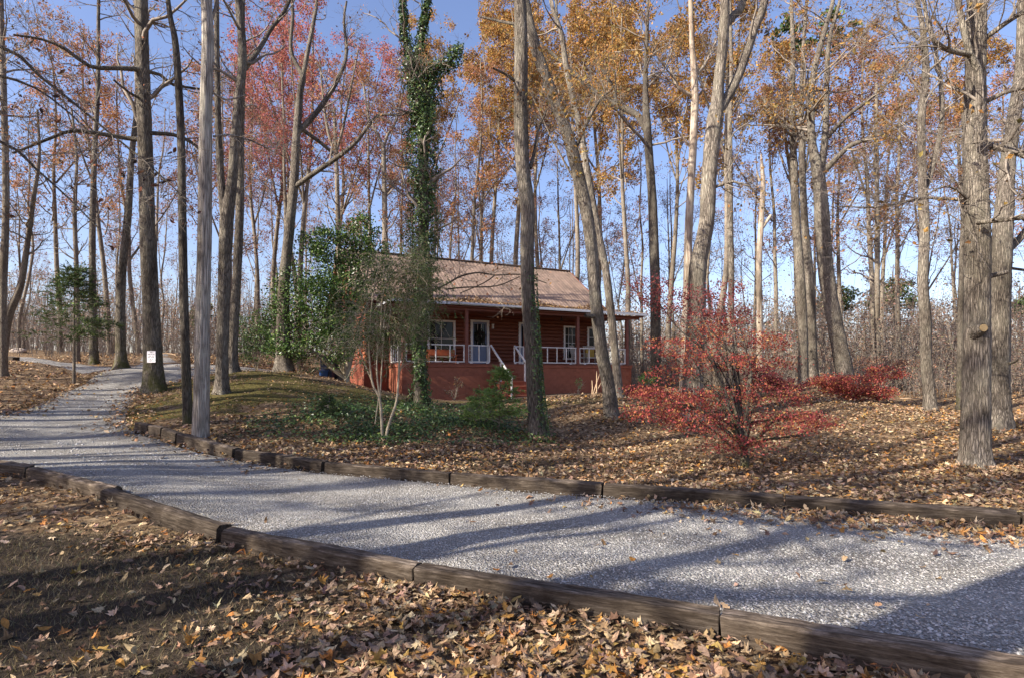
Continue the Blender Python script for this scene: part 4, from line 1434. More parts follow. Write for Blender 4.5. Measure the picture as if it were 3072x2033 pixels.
T("tree", "pale smooth trunk with pinkish bark just right of the leaning trunk", 18, [[(1856, 1195, 36), (1853, 1150, 28), (1845, 1059, 25), (1832, 931, 25), (1816, 804, 24), (1788, 670, 25), (1757, 491, 23), (1739, 379, 21), (1712, 268, 19), (1695, 179, 18), (1686, 112, 17), (1668, 54, 14), (1652, 0, 12)], [(1686, 115, 12), (1672, 60, 10), (1668, 0, 8)]], MAT["tulip"], sides=16, step=0.2, flare=0.35, kw=dict(k=9, L=2.2, t0=0.55), spec=sp_s, leaves=500, pal="gold", limbs=[[(1755, 480, 10), (1720, 420, 9), (1690, 340, 7), (1675, 270, 5)]])
T("tree", "dark forked tree behind the porch end with a heavy limb sweeping up left", 23, [[(1970, 1180, 44), (1968, 1100, 34), (1966, 883, 32), (1962, 740, 31), (1957, 600, 28), (1949, 491, 26), (1942, 388, 26), (1936, 268, 17), (1940, 130, 13), (1945, 0, 9)]], MAT["dark"], sides=14, flare=0.5, kw=dict(k=16, L=3.6, t0=0.4), spec=sp_m, leaves=3600, pal="gold", lsize=0.13,
  limbs=[[(1942, 395, 24), (1913, 348, 21, .2), (1846, 312, 18, .5), (1779, 272, 16, .8), (1721, 219, 14, 1), (1677, 179, 12, 1.2), (1614, 129, 9, 1.4), (1540, 80, 6, 1.6)], [(1850, 314, 10, .5), (1838, 260, 9, .6), (1800, 200, 7, .6)]])
T("tree", "bleached dead trunk with broken side limbs beside the big forked trunk", 18, [[(2052, 1215, 34), (2058, 1000, 27), (2062, 850, 26), (2067, 670, 25), (2074, 536, 24), (2081, 402, 24), (2085, 312, 24), (2083, 223, 22), (2076, 134, 16), (2072, 0, 14)]], MAT["dead"], sides=14, step=0.2, flare=0.3, kw=dict(k=4, L=1.2, t0=0.6), spec=sp_s, ext=2.5,
  limbs=[[(2078, 290, 12), (2052, 276, 11, -.1), (2034, 263, 10, -.2), (2020, 230, 9, -.3), (2009, 201, 7, -.3)], [(2090, 222, 12), (2106, 205, 9, .1), (2123, 179, 7, .2), (2150, 121, 5, .4)], [(2070, 440, 8), (2045, 410, 6), (2000, 355, 4)]])
T("tree", "massive grey trunk that forks into two thick stems, behind the red maple", 15, [[(2076, 1265, 74), (2078, 1131, 61), (2083, 1049, 60), (2089, 924, 58), (2094, 800, 54), (2119, 670, 47), (2125, 558, 47), (2134, 446, 48), (2145, 357, 52), (2152, 300, 38), (2156, 246, 33), (2166, 156, 32), (2173, 67, 32), (2174, 0, 28)], [(2148, 345, 34), (2186, 286, 30, .1), (2217, 223, 28, .2), (2244, 147, 26, .3), (2266, 80, 25, .4), (2294, 0, 24, .5)], [(2172, 80, 26), (2203, 45, 24, .3), (2232, 0, 22, .5)]], MAT["tulip"], sides=24, step=0.15, flare=0.4, ridge=0.035,
  kw=dict(k=10, L=2.8, t0=0.6), spec=sp_m, leaves=800, pal="gold", ext=8, limbs=[[(2140, 565, 9), (2175, 550, 8, -.1), (2200, 545, 7, -.2), (2250, 560, 5, -.3)]])
T("tree", "slim pale trunk right of the massive forked trunk", 21, [[(2191, 1200, 26), (2192, 1007, 20), (2194, 800, 18), (2191, 670, 18), (2190, 357, 15), (2194, 200, 12), (2190, 0, 9)]], MAT["tulip"], kw=dict(k=14, L=2.4, t0=0.45), spec=sp_s, leaves=900, pal="gold", lsize=0.12)
tsn = T("tree", "broken snag with a jagged tip and one short stub", 21, [[(2280, 1200, 24), (2280, 1000, 19), (2277, 800, 18), (2284, 663, 17), (2289, 561, 15), (2286, 500, 11), (2283, 462, 3)]], MAT["dead"], flare=0.3, branches=False, limbs=[[(2288, 682, 12), (2300, 665, 10), (2313, 646, 8)], [(2279, 545, 8), (2273, 525, 6), (2270, 512, 4)]])

# --- right group
T("tree", "left one of two close trunks standing side by side behind the red shrub", 24, [[(2406, 1160, 34), (2410, 1040, 28), (2404, 883, 27), (2395, 760, 26), (2388, 663, 25), (2382, 510, 22), (2376, 306, 18), (2379, 153, 14), (2374, 0, 10)]], MAT["oak"], flare=0.4, kw=dict(k=16, L=3.0, t0=0.4), spec=sp_m, leaves=1900, pal="gold", lsize=0.12)
T("tree", "right one of two close trunks, partly behind its twin", 25.5, [[(2440, 1160, 34), (2436, 1040, 28), (2431, 883, 27), (2422, 760, 24), (2412, 640, 22), (2406, 480, 19), (2404, 326, 16), (2410, 150, 12), (2420, 0, 9)]], MAT["oak"], flare=0.4, kw=dict(k=14, L=3.0, t0=0.4), spec=sp_m, leaves=1600, pal="orange", lsize=0.12)
T("tree", "stout trunk leaning left and dividing into three spreading limbs, near the wood edge", 22, [[(2540, 1170, 62), (2532, 1110, 50), (2521, 1049, 46), (2508, 985, 44), (2497, 924, 44), (2476, 800, 44), (2465, 638, 42), (2456, 530, 38), (2437, 434, 24), (2432, 306, 20), (2445, 204, 17), (2465, 128, 15), (2486, 51, 13), (2500, 0, 11)], [(2460, 530, 24), (2476, 408, 20), (2480, 255, 16), (2488, 120, 13), (2520, 0, 9)]], MAT["oak"], sides=18, flare=0.5, ridge=0.04,
  kw=dict(k=12, L=3.0, t0=0.5), spec=sp_m, leaves=2600, pal="gold", lsize=0.12, limbs=[[(2462, 525, 20), (2486, 500, 18, -.2), (2526, 459, 15, -.5), (2557, 434, 13, -.7), (2603, 418, 10, -1), (2680, 390, 7, -1.3), (2750, 350, 5, -1.6)], [(2475, 420, 13), (2540, 350, 11, -.3), (2620, 290, 9, -.6), (2700, 210, 7, -1), (2760, 130, 5, -1.3)], [(2436, 430, 12), (2390, 400, 10, .2), (2330, 360, 8, .4), (2285, 290, 6, .6)]])
T("tree", "thin dark tree between the leaning three-limbed trunk and the crooked tree", 27, [[(2634, 1150, 22), (2633, 1059, 17), (2631, 891, 16), (2632, 700, 15), (2629, 408, 12), (2630, 250, 9)]], MAT["slim"], kw=dict(k=18, L=2.6, t0=0.3), spec=sp_s, leaves=900, pal="brown", lsize=0.12)
T("tree", "crooked two-stemmed tree with a kink in its trunk left of the biggest right-hand trunk", 17, [[(2792, 1238, 44), (2788, 1178, 34), (2778, 1083, 31), (2776, 963, 32), (2768, 843, 30), (2773, 700, 29), (2770, 620, 29), (2766, 510, 23), (2764, 357, 22), (2777, 230, 21), (2774, 153, 19), (2767, 77, 15), (2752, 0, 12)], [(2774, 570, 18), (2786, 541, 16, .1), (2808, 459, 15, .2), (2826, 367, 14, .3), (2823, 255, 13, .4), (2812, 180, 10, .5), (2790, 60, 7, .6)]], MAT["oak"], sides=16, step=0.2, flare=0.35, ridge=0.05, kw=dict(k=12, L=2.4), spec=sp_s, leaves=500, pal="brown", limbs=[[(2760, 120, 10), (2730, 95, 8), (2700, 60, 6), (2690, 0, 4)]])
T("tree", "slim tree half hidden behind the biggest right-hand trunk", 20, [[(2880, 1215, 22), (2882, 950, 16), (2886, 760, 15), (2895, 560, 14), (2890, 340, 11)]], MAT["dark"], kw=dict(k=10, L=2.2), spec=sp_s, leaves=250)
tbig = T("tree", "biggest right-hand trunk with furrowed bark, a fresh round cut and curving limbs", 9.5, [[(2926, 1422, 100), (2926, 1370, 80), (2928, 1274, 77), (2930, 1178, 74), (2933, 1035, 70), (2933, 891, 67), (2933, 700, 67), (2931, 612, 65), (2927, 408, 60), (2927, 204, 55), (2930, 0, 52)]], MAT["tulip"], sides=28, step=0.07, flare=0.5, ridge=0.035, kw=dict(k=5, L=2.4, t0=0.72), spec=sp_m, leaves=350, pal="gold", ext=6,
         limbs=[[(2932, 430, 26, -.25), (2936, 370, 24, -.3), (2940, 316, 23, -.35), (2935, 214, 20, -.35), (2909, 163, 18, -.4), (2889, 77, 16, -.4), (2872, 0, 14, -.4), (2850, -120, 9, -.4)], [(2912, 165, 15, -.4), (2853, 153, 14, -.5), (2802, 122, 12, -.6), (2777, 41, 10, -.6), (2766, -60, 7, -.7)],
                [(2905, 602, 11), (2787, 594, 9, .3), (2710, 607, 8, .5), (2634, 622, 6.5, .8), (2506, 620, 4, 1.1)], [(2950, 120, 15), (3016, 71, 14, -.2), (3080, 30, 12, -.3), (3200, -40, 8, -.5)], [(2950, 310, 13), (3010, 280, 12, -.2), (3080, 262, 10, -.3), (3200, 220, 7, -.4)],
                [(2945, 436, 22), (3016, 446, 20, -.2), (3080, 466, 18, -.4), (3220, 480, 12, -.7)], [(2935, 668, 17, -.25), (2960, 664, 16, -.4), (3010, 660, 14, -.5), (3080, 652, 12, -.6), (3200, 640, 8, -.7)], [(2962, 830, 16), (2990, 824, 14), (3022, 816, 12)],
                [(2905, 600, 8), (2870, 570, 7, -.1), (2830, 560, 5, -.2), (2780, 585, 4, -.3)]])
# fresh saw cut facing the camera
c0 = W(2948, 985, 9.5 - 0.24)
a_ = Acc()
tubes(a_, [[c0 + [0.0, 0.16, -0.05], c0 + [0.0, 0.03, 0.0], c0 + [0, -0.02, 0.005]]], [[0.13, 0.09, 0.07]], 16)
a_.build("branch_collar", MAT["tulip"], tbig, True)
a_ = Acc()
th = np.linspace(0, 2 * np.pi, 17)[:-1]
cc = c0 + [0, -0.028, 0.005]
a_.add(np.vstack([[cc], [cc + [0.06 * math.cos(t), 0, 0.06 * math.sin(t)] for t in th], [cc + [0.06 * math.cos(t), 0.03, 0.06 * math.sin(t)] for t in th]]), [(1 + i, 17 + i, 17 + (i + 1) % 16, 1 + (i + 1) % 16) for i in range(16)], [(0, 1 + i, 1 + (i + 1) % 16) for i in range(16)])
a_.build("saw_cut", MAT["cutwood"], tbig)
T("tree", "thick grey trunk at the right edge just behind the biggest right-hand trunk", 13, [[(2996, 1296, 78), (2997, 1230, 62), (2997, 1083, 57), (3002, 891, 52), (3007, 700, 53), (3012, 640, 50), (3021, 510, 42), (3042, 357, 38), (3062, 204, 32), (3068, 0, 28)], [(3012, 760, 24), (3040, 735, 22, .1), (3080, 690, 20, .2), (3160, 560, 16, .4), (3220, 400, 11, .5)]], MAT["oak"], sides=22, step=0.14, flare=0.4, ridge=0.035, kw=dict(k=12, L=2.4, t0=0.35), spec=sp_m, leaves=500, pal="brown", limbs=[[(3005, 800, 10), (3040, 806, 9, .1), (3085, 812, 8, .2)], [(3010, 1090, 9), (3040, 1086, 7, -.3), (3055, 1078, 5, -.5)]])

# --- trees out of the frame, to the left of and behind the camera, whose shade falls on the drive


def off_tree(label, x, y, r, h, leaves=500, kw=None, pal="brown", fork=True):
    g0 = np.array([x, y, float(H(np.array([x]), np.array([y]))[0])])
    t = thing("tree", label, "tree", g0, "trees standing outside the picture")
    tr = Acc()
    n = 7
    z = np.linspace(0, h, n)
    pts = np.c_[x + np.cumsum(rng.normal(0, 0.12, n)) , y + np.cumsum(rng.normal(0, 0.12, n)), g0[2] - 0.1 + z]
    rad = r * np.linspace(1, 0.3, n)
    p, rr = trunk_into(tr, pts, rad, 12, 0.5, 0.5, 0.03, int(abs(x * 7) + abs(y * 3)))
    par = [(p, rr, dict(dict(k=14, L=4.0, t0=0.4, rmax=0.1), **(kw or {})))]
    if fork:
        i = len(p) // 2
        d = nrm(np.array([rng.normal(0, 1), rng.normal(0, 1), 2.2]))
        fp = np.array([p[i] + d * s + np.array([0, 0, 0.04 * s * s]) for s in np.linspace(0, h * 0.45, 5)])
        fp2, fr = trunk_into(tr, fp, rr[i] * 0.65 * np.linspace(1, 0.3, 5), 8, 0.5, 0, 0.02, 3)
        par.append((fp2, fr, dict(k=8, L=3.0, t0=0.2, rmax=0.08)))
    tr.build("trunk", MAT["oak"], t, True)
    acc, C1, C2, C3 = grow(par, dict(k2=5, k3=4, L2=1.6, L3=0.8))
    acc.build("crown", MAT["twig"], t, True)
    if leaves:
        la_ = Acc()
        put_leaves(la_, scatter_on(C3, leaves, 0.08), rng.uniform(0.09, 0.15, leaves), rng.normal(size=(leaves, 3)), pick(PAL[pal], leaves))
        la_.build("foliage", MAT["leaf"], t)
    return t


OFF = [(-4.0, -0.3, 0.42, 15), (-6.2, 1.5, 0.27, 15), (-10.8, 5.6, 0.24, 16), (-9.0, 1.2, 0.2, 16), (-13.5, 3.2, 0.28, 18), (-7.5, -4.0, 0.26, 17), (-12.5, -3.5, 0.25, 18), (-17.5, 8.0, 0.25, 17), (-20.0, 1.0, 0.3, 19),
       (-3.0, -6.5, 0.28, 17), (2.0, -7.0, 0.28, 17), (-17.0, -9.0, 0.3, 20), (-24.0, 12.5, 0.28, 18), (-10.0, -11.0, 0.3, 20), (-15.0, 10.5, 0.17, 15), (-21.5, 16.5, 0.24, 18), (5.5, -4.0, 0.22, 16)]
for i, (x, y, r, h) in enumerate(OFF[:7]):
    off_tree("bare tree standing outside the picture beside the camera", x, y, r, h, leaves=700 if i % 2 else 1100)

# drooping limb of a tree just outside the left edge
g0 = np.array([-9.2, 7.2, float(H(np.array([-9.2]), np.array([7.2]))[0])])
t = thing("tree", "tree just outside the left edge whose thin twigs with dark leaves hang into the picture", "tree", g0)
tr = Acc()
p, r = trunk_into(tr, np.array([g0 + [0, 0, -0.1], g0 + [0.05, 0, 3], g0 + [-0.1, 0.1, 7], g0 + [0, 0, 11]]), np.array([0.16, 0.13, 0.09, 0.03]), 12, 0.3, 0.4, 0.03, 4)
par = [(p, r, dict(k=10, L=2.5, t0=0.5))]
for lb in ([(-700, 60, 22), (-350, 90, 16), (0, 140, 11), (120, 230, 9), (200, 292, 8), (330, 400, 6), (430, 480, 5), (560, 600, 3)], [(-700, 330, 20), (-300, 370, 14), (0, 425, 9), (110, 510, 7), (200, 590, 5), (300, 690, 4)], [(-600, 200, 14), (-200, 210, 10), (60, 245, 7), (220, 350, 5), (330, 470, 3)]):
    pts = np.array([W(q[0], q[1], 7.2 + 0.0006 * max(0, q[0])) for q in lb])
    p, r = trunk_into(tr, pts, np.array([q[2] / 2 / F * 7.2 for q in lb]), 7, 0.2, 0, 0.02, 8)
    par.append((p, r, dict(k=10, L=1.3, t0=0.45, ang=35, up=-0.05, rmax=0.012)))
tr.build("trunk", MAT["dark"], t, True)
acc, C1, C2, C3 = grow(par, dict(k2=4, k3=3, L2=0.7, L3=0.35))
acc.build("crown", MAT["twig"], t, True)
la_ = Acc()
N = 170
put_leaves(la_, scatter_on(C3, N, 0.03), rng.uniform(0.06, 0.11, N), rng.normal(size=(N, 3)) + [0, 0, 0.5], pick([(0.05, 0.03, 0.025, 3), (0.10, 0.05, 0.035, 2), (0.2, 0.07, 0.03, 1)], N), templ=2)
la_.build("foliage", MAT["leaf"], t)

# ------------------------------------------------------------------ trees of the wood behind (a few grown trees, copied)


def proto(seed, h, r, pal, leaves, lsize, clear, k, L, fork):
    global rng
    keep = rng
    rng = np.random.default_rng(seed)
    tr = Acc()
    n = 8
    z = np.linspace(-0.3, h, n)
    pts = np.c_[np.cumsum(rng.normal(0, 0.16, n)), np.cumsum(rng.normal(0, 0.16, n)), z]
    pts[:, :2] -= pts[0, :2]
    rad = r * np.linspace(1, 0.14, n) ** 0.9
    p, rr = trunk_into(tr, pts, rad, 9, 0.9, 0.4, 0.03, seed)
    par = [(p, rr, dict(k=k, L=L, t0=clear, t1=0.99, ang=50, up=0.12, rmax=0.075))]
    for f in range(fork):
        i = int(len(p) * rng.uniform(clear, clear + 0.15))
        d = nrm(np.array([rng.normal(0, 1), rng.normal(0, 1), 2.6]))
        fp = np.array([p[i] + d * s + np.array([0, 0, 0.03 * s * s]) + rng.normal(0, 0.05, 3) for s in np.linspace(0, h * 0.42, 5)])
        fp2, fr = trunk_into(tr, fp, rr[i] * 0.62 * np.linspace(1, 0.2, 5), 7, 0.8, 0, 0.02, seed + f)
        par.append((fp2, fr, dict(k=int(k * 0.5), L=L * 0.75, t0=0.2, up=0.1, rmax=0.06)))
    m1 = tr.mesh("trunk", True)
    m1.materials.append(MAT["slim"])
    acc, C1, C2, C3 = grow(par, dict(k2=5, k3=4, L2=1.5, L3=0.8))
    m2 = acc.mesh("crown", True)
    m2.materials.append(MAT["twig"])
    la_ = Acc()
    put_leaves(la_, scatter_on(C3, leaves, 0.12), rng.uniform(0.75, 1.3, leaves) * lsize, rng.normal(size=(leaves, 3)), pick(PAL[pal], leaves))
    m3 = la_.mesh("foliage")
    m3.materials.append(MAT["leaf"])
    rng = keep
    return (m1, m2, m3)


PROTO = {
    "bare1": proto(1, 18, 0.15, "brown", 900, 0.12, 0.35, 18, 3.2, 0),
    "bare2": proto(2, 16, 0.12, "russet", 1400, 0.12, 0.3, 16, 3.0, 1),
    "bare3": proto(3, 20, 0.17, "russet", 1200, 0.12, 0.4, 18, 3.4, 1),
    "bare4": proto(4, 13, 0.09, "brown", 900, 0.11, 0.3, 16, 2.4, 0),
    "red": proto(5, 21, 0.19, "red", 10500, 0.13, 0.42, 24, 4.2, 2),
    "gold": proto(6, 23, 0.2, "gold", 13500, 0.145, 0.45, 22, 4.2, 2),
    "orange": proto(7, 20, 0.17, "orange", 6000, 0.13, 0.38, 20, 3.6, 1),
    "russet": proto(8, 19, 0.15, "russet", 3200, 0.125, 0.3, 20, 3.2, 1),
}


def plant(key, x, y, sc, rot, label, group):
    z = float(H(np.array([x]), np.array([y]))[0])
    t = thing("wood_tree", label, "tree", (x, y, z), group, rz=rot)
    t.scale = (sc, sc, sc)
    t.rotation_euler = (rng.normal(0, 0.028), rng.normal(0, 0.028), rot)
    for nm, me in zip(("trunk", "crown", "foliage"), PROTO[key]):
        o = link(nm, me, None, t)
        if nm == "trunk":
            o.rotation_euler = (rng.normal(0, 0.012), rng.normal(0, 0.012), 0)
    return t


SPEC = [
    ("red", 900, 33, 1.0, 0.3, "scarlet maple crown glowing high on the left, behind the tall forked tree"),
    ("red", 1010, 40, 1.05, 2.0, "second scarlet crown further back, behind the first red maple"),
    ("red", 760, 38, 0.9, 4.0, "thin red crown low on the left between the straight grey trunks"),
    ("orange", 1120, 36, 1.0, 1.0, "orange crown over the left roof end beside the ivy-clad trunk"),
    ("orange", 1400, 36, 1.05, 2.2, "orange-brown crown over the middle of the roof, left of the big oak"),
    ("gold", 1480, 40, 1.05, 0.5, "golden crown high above the ridge just left of the big oak"),
    ("gold", 1720, 37, 1.05, 3.3, "broad golden crown above the right end of the roof"),
    ("gold", 1880, 34, 0.95, 4.4, "golden crown between the leaning trunk and the dark forked tree"),
    ("gold", 2010, 40, 1.1, 1.7, "large golden crown behind the bleached dead trunk"),
    ("gold", 1620, 46, 1.15, 5.2, "far golden crown showing between the oak and the leaning trunk"),
    ("orange", 2330, 36, 1.0, 5.0, "orange crown between the forked trunk and the two close trunks"),
    ("orange", 2520, 38, 1.0, 0.9, "orange crown behind the leaning three-limbed trunk"),
    ("orange", 180, 34, 0.95, 2.8, "orange-brown crown in the upper left corner"),
    ("russet", 420, 36, 1.0, 1.2, "russet crown behind the sign tree"),
    ("orange", 3010, 34, 0.95, 3.9, "orange crown at the right edge behind the two big trunks"),
    ("gold", 1540, 43, 1.25, 0.2, "golden crown at the top of the photo right behind the big oak"),
    ("gold", 1800, 44, 1.25, 2.4, "golden crown at the top of the photo between the leaning trunk and the dead trunk"),
    ("gold", 2150, 33, 1.05, 3.6, "golden crown just right of the massive forked trunk"),
    ("gold", 1300, 45, 1.15, 5.9, "golden-brown crown high between the ivy-clad trunk and the oak"),
    ("red", 830, 44, 1.15, 0.9, "farthest scarlet crown behind the tall forked tree"),
    ("orange", 2700, 34, 1.0, 2.0, "thin orange crown left of the crooked tree"),
    ("gold", 2420, 37, 1.0, 1.4, "golden crown behind the two close trunks"),
    ("orange", 2620, 30, 0.95, 5.5, "rusty gold crown above the thin dark tree"),
    ("gold", 2880, 38, 1.0, 2.9, "thin golden crown left of the biggest right-hand trunk"),
    ("orange", 1200, 44, 1.0, 3.7, "pale rust crown behind the ivy-clad trunk"),
    ("orange", 330, 32, 0.9, 0.4, "pale rust crown left of the sign tree"),
    ("orange", 590, 40, 1.05, 3.0, "rusty crown behind the pale shaggy trunk"),
    ("russet", 1330, 41, 1.0, 4.9, "russet crown above the roof ridge right of the ivy-clad trunk"),
]
for key, px, Y, sc, rot, lab in SPEC:
    plant(key, PX(px, Y), Y, sc, rot, lab, "coloured trees of the wood")

taken = [(PX(s[1], s[2]), s[2]) for s in SPEC]


def near_house(x, y):
    dx, dy = x - HOX, y - HOY
    s, b = dx * ux + dy * uy, -dx * uy + dy * ux
    return -3.5 < s < 15.5 and -7 < b < 13


cnt = 0
tries = 0
WOOD = []
r2 = np.random.default_rng(77)
while cnt < 52 and tries < 6000:
    tries += 1
    Y = r2.uniform(25, 62)
    X = r2.uniform(-1.02, 1.02) * Y
    if near_house(X, Y) or onroad(np.array([X]), np.array([Y]))[0]:
        continue
    if Y < 30 and -0.1 < X / Y < 0.28:
        continue
    if any((X - a_) ** 2 + (Y - b_) ** 2 < 2.2 ** 2 for a_, b_ in taken):
        continue
    px = CX + X / Y * F
    if px > 1960 and r2.uniform() < 0.62:
        continue
    taken.append((X, Y))
    key = r2.choice(["bare1", "bare2", "bare3", "bare4", "russet"], p=[0.27, 0.25, 0.2, 0.2, 0.08])
    WOOD.append((px, key, X, Y, r2.uniform(0.75, 1.2), r2.uniform(0, 6.28)))
    cnt += 1

MARKS = [(-9999, "the left edge"), (160, "the young conifer"), (445, "the sign tree"), (615, "the pale shaggy trunk"), (870, "the tall forked tree"), (1268, "the ivy-clad trunk"), (1580, "the big oak"), (1780, "the leaning trunk"), (1964, "the dark forked tree"), (2120, "the massive forked trunk"), (2420, "the two close trunks"), (2630, "the thin dark tree"), (2775, "the crooked tree"), (9999, "the right edge")]
ORD = ["leftmost", "second", "third", "fourth", "fifth", "sixth", "seventh", "eighth", "ninth", "tenth", "eleventh", "twelfth", "thirteenth", "fourteenth", "fifteenth", "sixteenth"]
for i in range(16):
    Yb = 41.5 + (i * 5.3) % 17
    pxb = 1235 + i * 52 + (i * 37) % 29
    WOOD.append((pxb, ["bare2", "russet", "bare3", "bare1", "russet", "bare4"][i % 6], PX(pxb, Yb), Yb, 0.85 + 0.3 * ((i * 5) % 7) / 7, i * 2.1))
WOOD.sort()
run = {}
for (px, key, X, Y, sc, rot) in WOOD:
    gi = max(i for i in range(len(MARKS)) if MARKS[i][0] <= px)
    run[gi] = run.get(gi, 0) + 1
    nth = ORD[min(run[gi] - 1, 15)]
    nth = nth if nth == "leftmost" else nth + " from left"
    plant(key, X, Y, sc, rot, "slender far tree, %s between %s and %s" % (nth, MARKS[gi][1], MARKS[gi + 1][1]), "slender trees of the wood")
# more trees outside the picture, towards the sun
for i, (x, y) in enumerate([(o[0], o[1]) for o in OFF[7:]] + [(-26, 4), (-29, 10), (-19, -3), (-23, -8), (-14.5, 7.2), (-18.5, 13.0), (-27, 19), (-31, 24), (-33, 15), (-22, 21.5), (-16.2, 4.6), (-12.2, 9.4), (-13.9, 11.4), (-19.5, 9.2), (-24.5, 7.5), (-16.4, 8.9), (-21, 12.2), (-20, 18.8)]):
    t = plant(["bare1", "bare3", "bare2", "bare4"][i % 4], x, y, 0.95 + 0.2 * ((i * 7) % 5) / 5, i * 1.3, "bare tree standing outside the picture beside the camera", "trees standing outside the picture")
for i, (x, y, key, s) in enumerate([(-25, -4, "russet", 0.9), (-27, 1.5, "orange", 1.0), (-29, 7, "russet", 1.05), (-19, 3.5, "russet", 0.8), (-34, 12, "orange", 1.0), (-15.8, -1.2, "russet", 0.75), (-30, 20, "russet", 1.0), (-22.5, -11.5, "russet", 0.85), (-11.2, -0.8, "russet", 0.8), (-16, 1.8, "orange", 0.75)]):
    plant(key, x, y, s, i * 1.1, "leafy tree standing outside the picture towards the sun", "leafy trees outside the picture")

# ------------------------------------------------------------------ undergrowth and the far wood (nobody could count them)


def thicket(n, sampler, hmin, hmax, leafn, pal, lsize, twigs=5, r0=0.012):
    X, Y = sampler(n)
    ok = ~onroad(X, Y)
    ok &= ~np.array([near_house(x, y) for x, y in zip(X, Y)])
    X, Y = X[ok], Y[ok]
    n = len(X)
    Z = H(X, Y)
    h = rng.uniform(hmin, hmax, n) ** 1.0
    P = np.zeros((n, 4, 3))
    lean = rng.normal(0, 0.13, (n, 2))
    for j, f in enumerate((0, 0.35, 0.7, 1.0)):
        P[:, j, 0] = X + lean[:, 0] * h * f + rng.normal(0, 0.03, n) * h * (f > 0)
        P[:, j, 1] = Y + lean[:, 1] * h * f + rng.normal(0, 0.03, n) * h * (f > 0)
        P[:, j, 2] = Z + h * f - 0.05
    r = r0 * (0.6 + h / hmax)
    R = r[:, None] * np.array([1, 0.75, 0.5, 0.2])[None]
    ac = Acc()
    tubes(ac, P, R, 3)
    C, RC = spawn(P, R, twigs, 0.15, 1.0, (hmin + hmax) * 0.22, 48, 3, 0.6, 0.12, 0.3, rmin=0.006)
    tubes(ac, C, RC, 3)
    lf = Acc()
    N = n * leafn
    put_leaves(lf, scatter_on(C, N, 0.08), rng.uniform(0.7, 1.3, N) * lsize, rng.normal(size=(N, 3)), pick(PAL[pal], N))
    return ac, lf


def smp_right(n):
    Y = rng.uniform(25, 46, n)
    px = rng.uniform(1880, 3350, n)
    return (px - CX) / F * Y, Y


def smp_left(n):
    Y = rng.uniform(29, 50, n)
    px = rng.uniform(-300, 1010, n)
    return (px - CX) / F * Y, Y


def smp_low(n):
    Y = rng.uniform(22.5, 27, n)
    px = rng.uniform(2560, 3350, n)
    return (px - CX) / F * Y, Y


ac, lf = thicket(1700, smp_right, 1.2, 6.0, 34, "brush", 0.105)
u = ac.build("undergrowth", MAT["twig"], None, False, "stuff")
tag(u, "thicket of brown saplings and brush filling the wood on the right", "undergrowth")
lf.build("foliage", MAT["leaf"], u, False, "stuff")
ac, lf = thicket(1500, smp_left, 1.0, 5.5, 9, "brush", 0.09)
u = ac.build("undergrowth", MAT["twig"], None, False, "stuff")
tag(u, "grey leafless brush beyond the upper drive on the left", "undergrowth")
lf.build("foliage", MAT["leaf"], u, False, "stuff")
ac, lf = thicket(420, smp_low, 0.4, 1.6, 14, "brush", 0.08, r0=0.008)
u = ac.build("undergrowth", MAT["twig"], None, False, "stuff")
tag(u, "low weedy brush along the edge of the leaf-covered floor on the right", "undergrowth")
lf.build("foliage", MAT["leaf"], u, False, "stuff")


def smp_far(n):
    Y = rng.uniform(46, 70, n)
    px = rng.uniform(-350, 3450, n)
    return (px - CX) / F * Y, Y


ac, lf = thicket(1700, smp_far, 1.5, 5.5, 26, "brush", 0.17, twigs=3, r0=0.014)
u = ac.build("undergrowth", MAT["twig"], None, False, "stuff")
tag(u, "distant low brush closing the view between all the trunks", "undergrowth")
lf.build("foliage", MAT["leaf"], u, False, "stuff")


def far_wood(n, pxlo, pxhi, ylo, yhi, hlo, hhi, leafn, pal, lsize):
    Y = rng.uniform(ylo, yhi, n)
    X = (rng.uniform(pxlo, pxhi, n) - CX) / F * Y
    Z = H(X, Y)
    h = rng.uniform(hlo, hhi, n)
    P = np.zeros((n, 4, 3))
    ln = rng.normal(0, 0.04, (n, 2))
    for j, f in enumerate((0, 0.3, 0.65, 1.0)):
        P[:, j] = np.stack([X + ln[:, 0] * h * f, Y + ln[:, 1] * h * f, Z + h * f - 0.1], -1)
    R = (0.03 + 0.004 * h)[:, None] * np.array([1, 0.8, 0.5, 0.15])[None]
    ac = Acc()
    tubes(ac, P, R, 4)
    C, RC = spawn(P, R, 10, 0.2, 1.0, 3.2, 50, 3, 0.4, 0.14, 0.25, rmin=0.014)
    tubes(ac, C, RC, 3)
    D, RD = spawn(C, RC, 2, 0.3, 1.0, 1.6, 42, 3, 0.6, 0.06, 0.25, rmin=0.011)
    tubes(ac, D, RD, 3)
    lf = Acc()
    N = n * leafn
    put_leaves(lf, scatter_on(D, N, 0.25), rng.uniform(0.7, 1.3, N) * lsize, rng.normal(size=(N, 3)), pick(PAL[pal], N))
    return ac, lf


for (args, lab) in (((210, 1850, 3500, 50, 95, 5, 9.5, 230, "brush", 0.22), "hazy brown woodland far behind on the right"), ((210, -400, 1100, 55, 105, 6, 11, 110, "brush", 0.22), "hazy grey woodland far behind on the left"), ((110, 1050, 1900, 60, 100, 7, 12, 90, "brush", 0.25), "woodland far behind the house")):
    ac, lf = far_wood(*args)
    u = ac.build("far_woods", MAT["twig"], None, False, "stuff")
    tag(u, lab, "woods")
    lf.build("foliage", MAT["leaf"], u, False, "stuff")


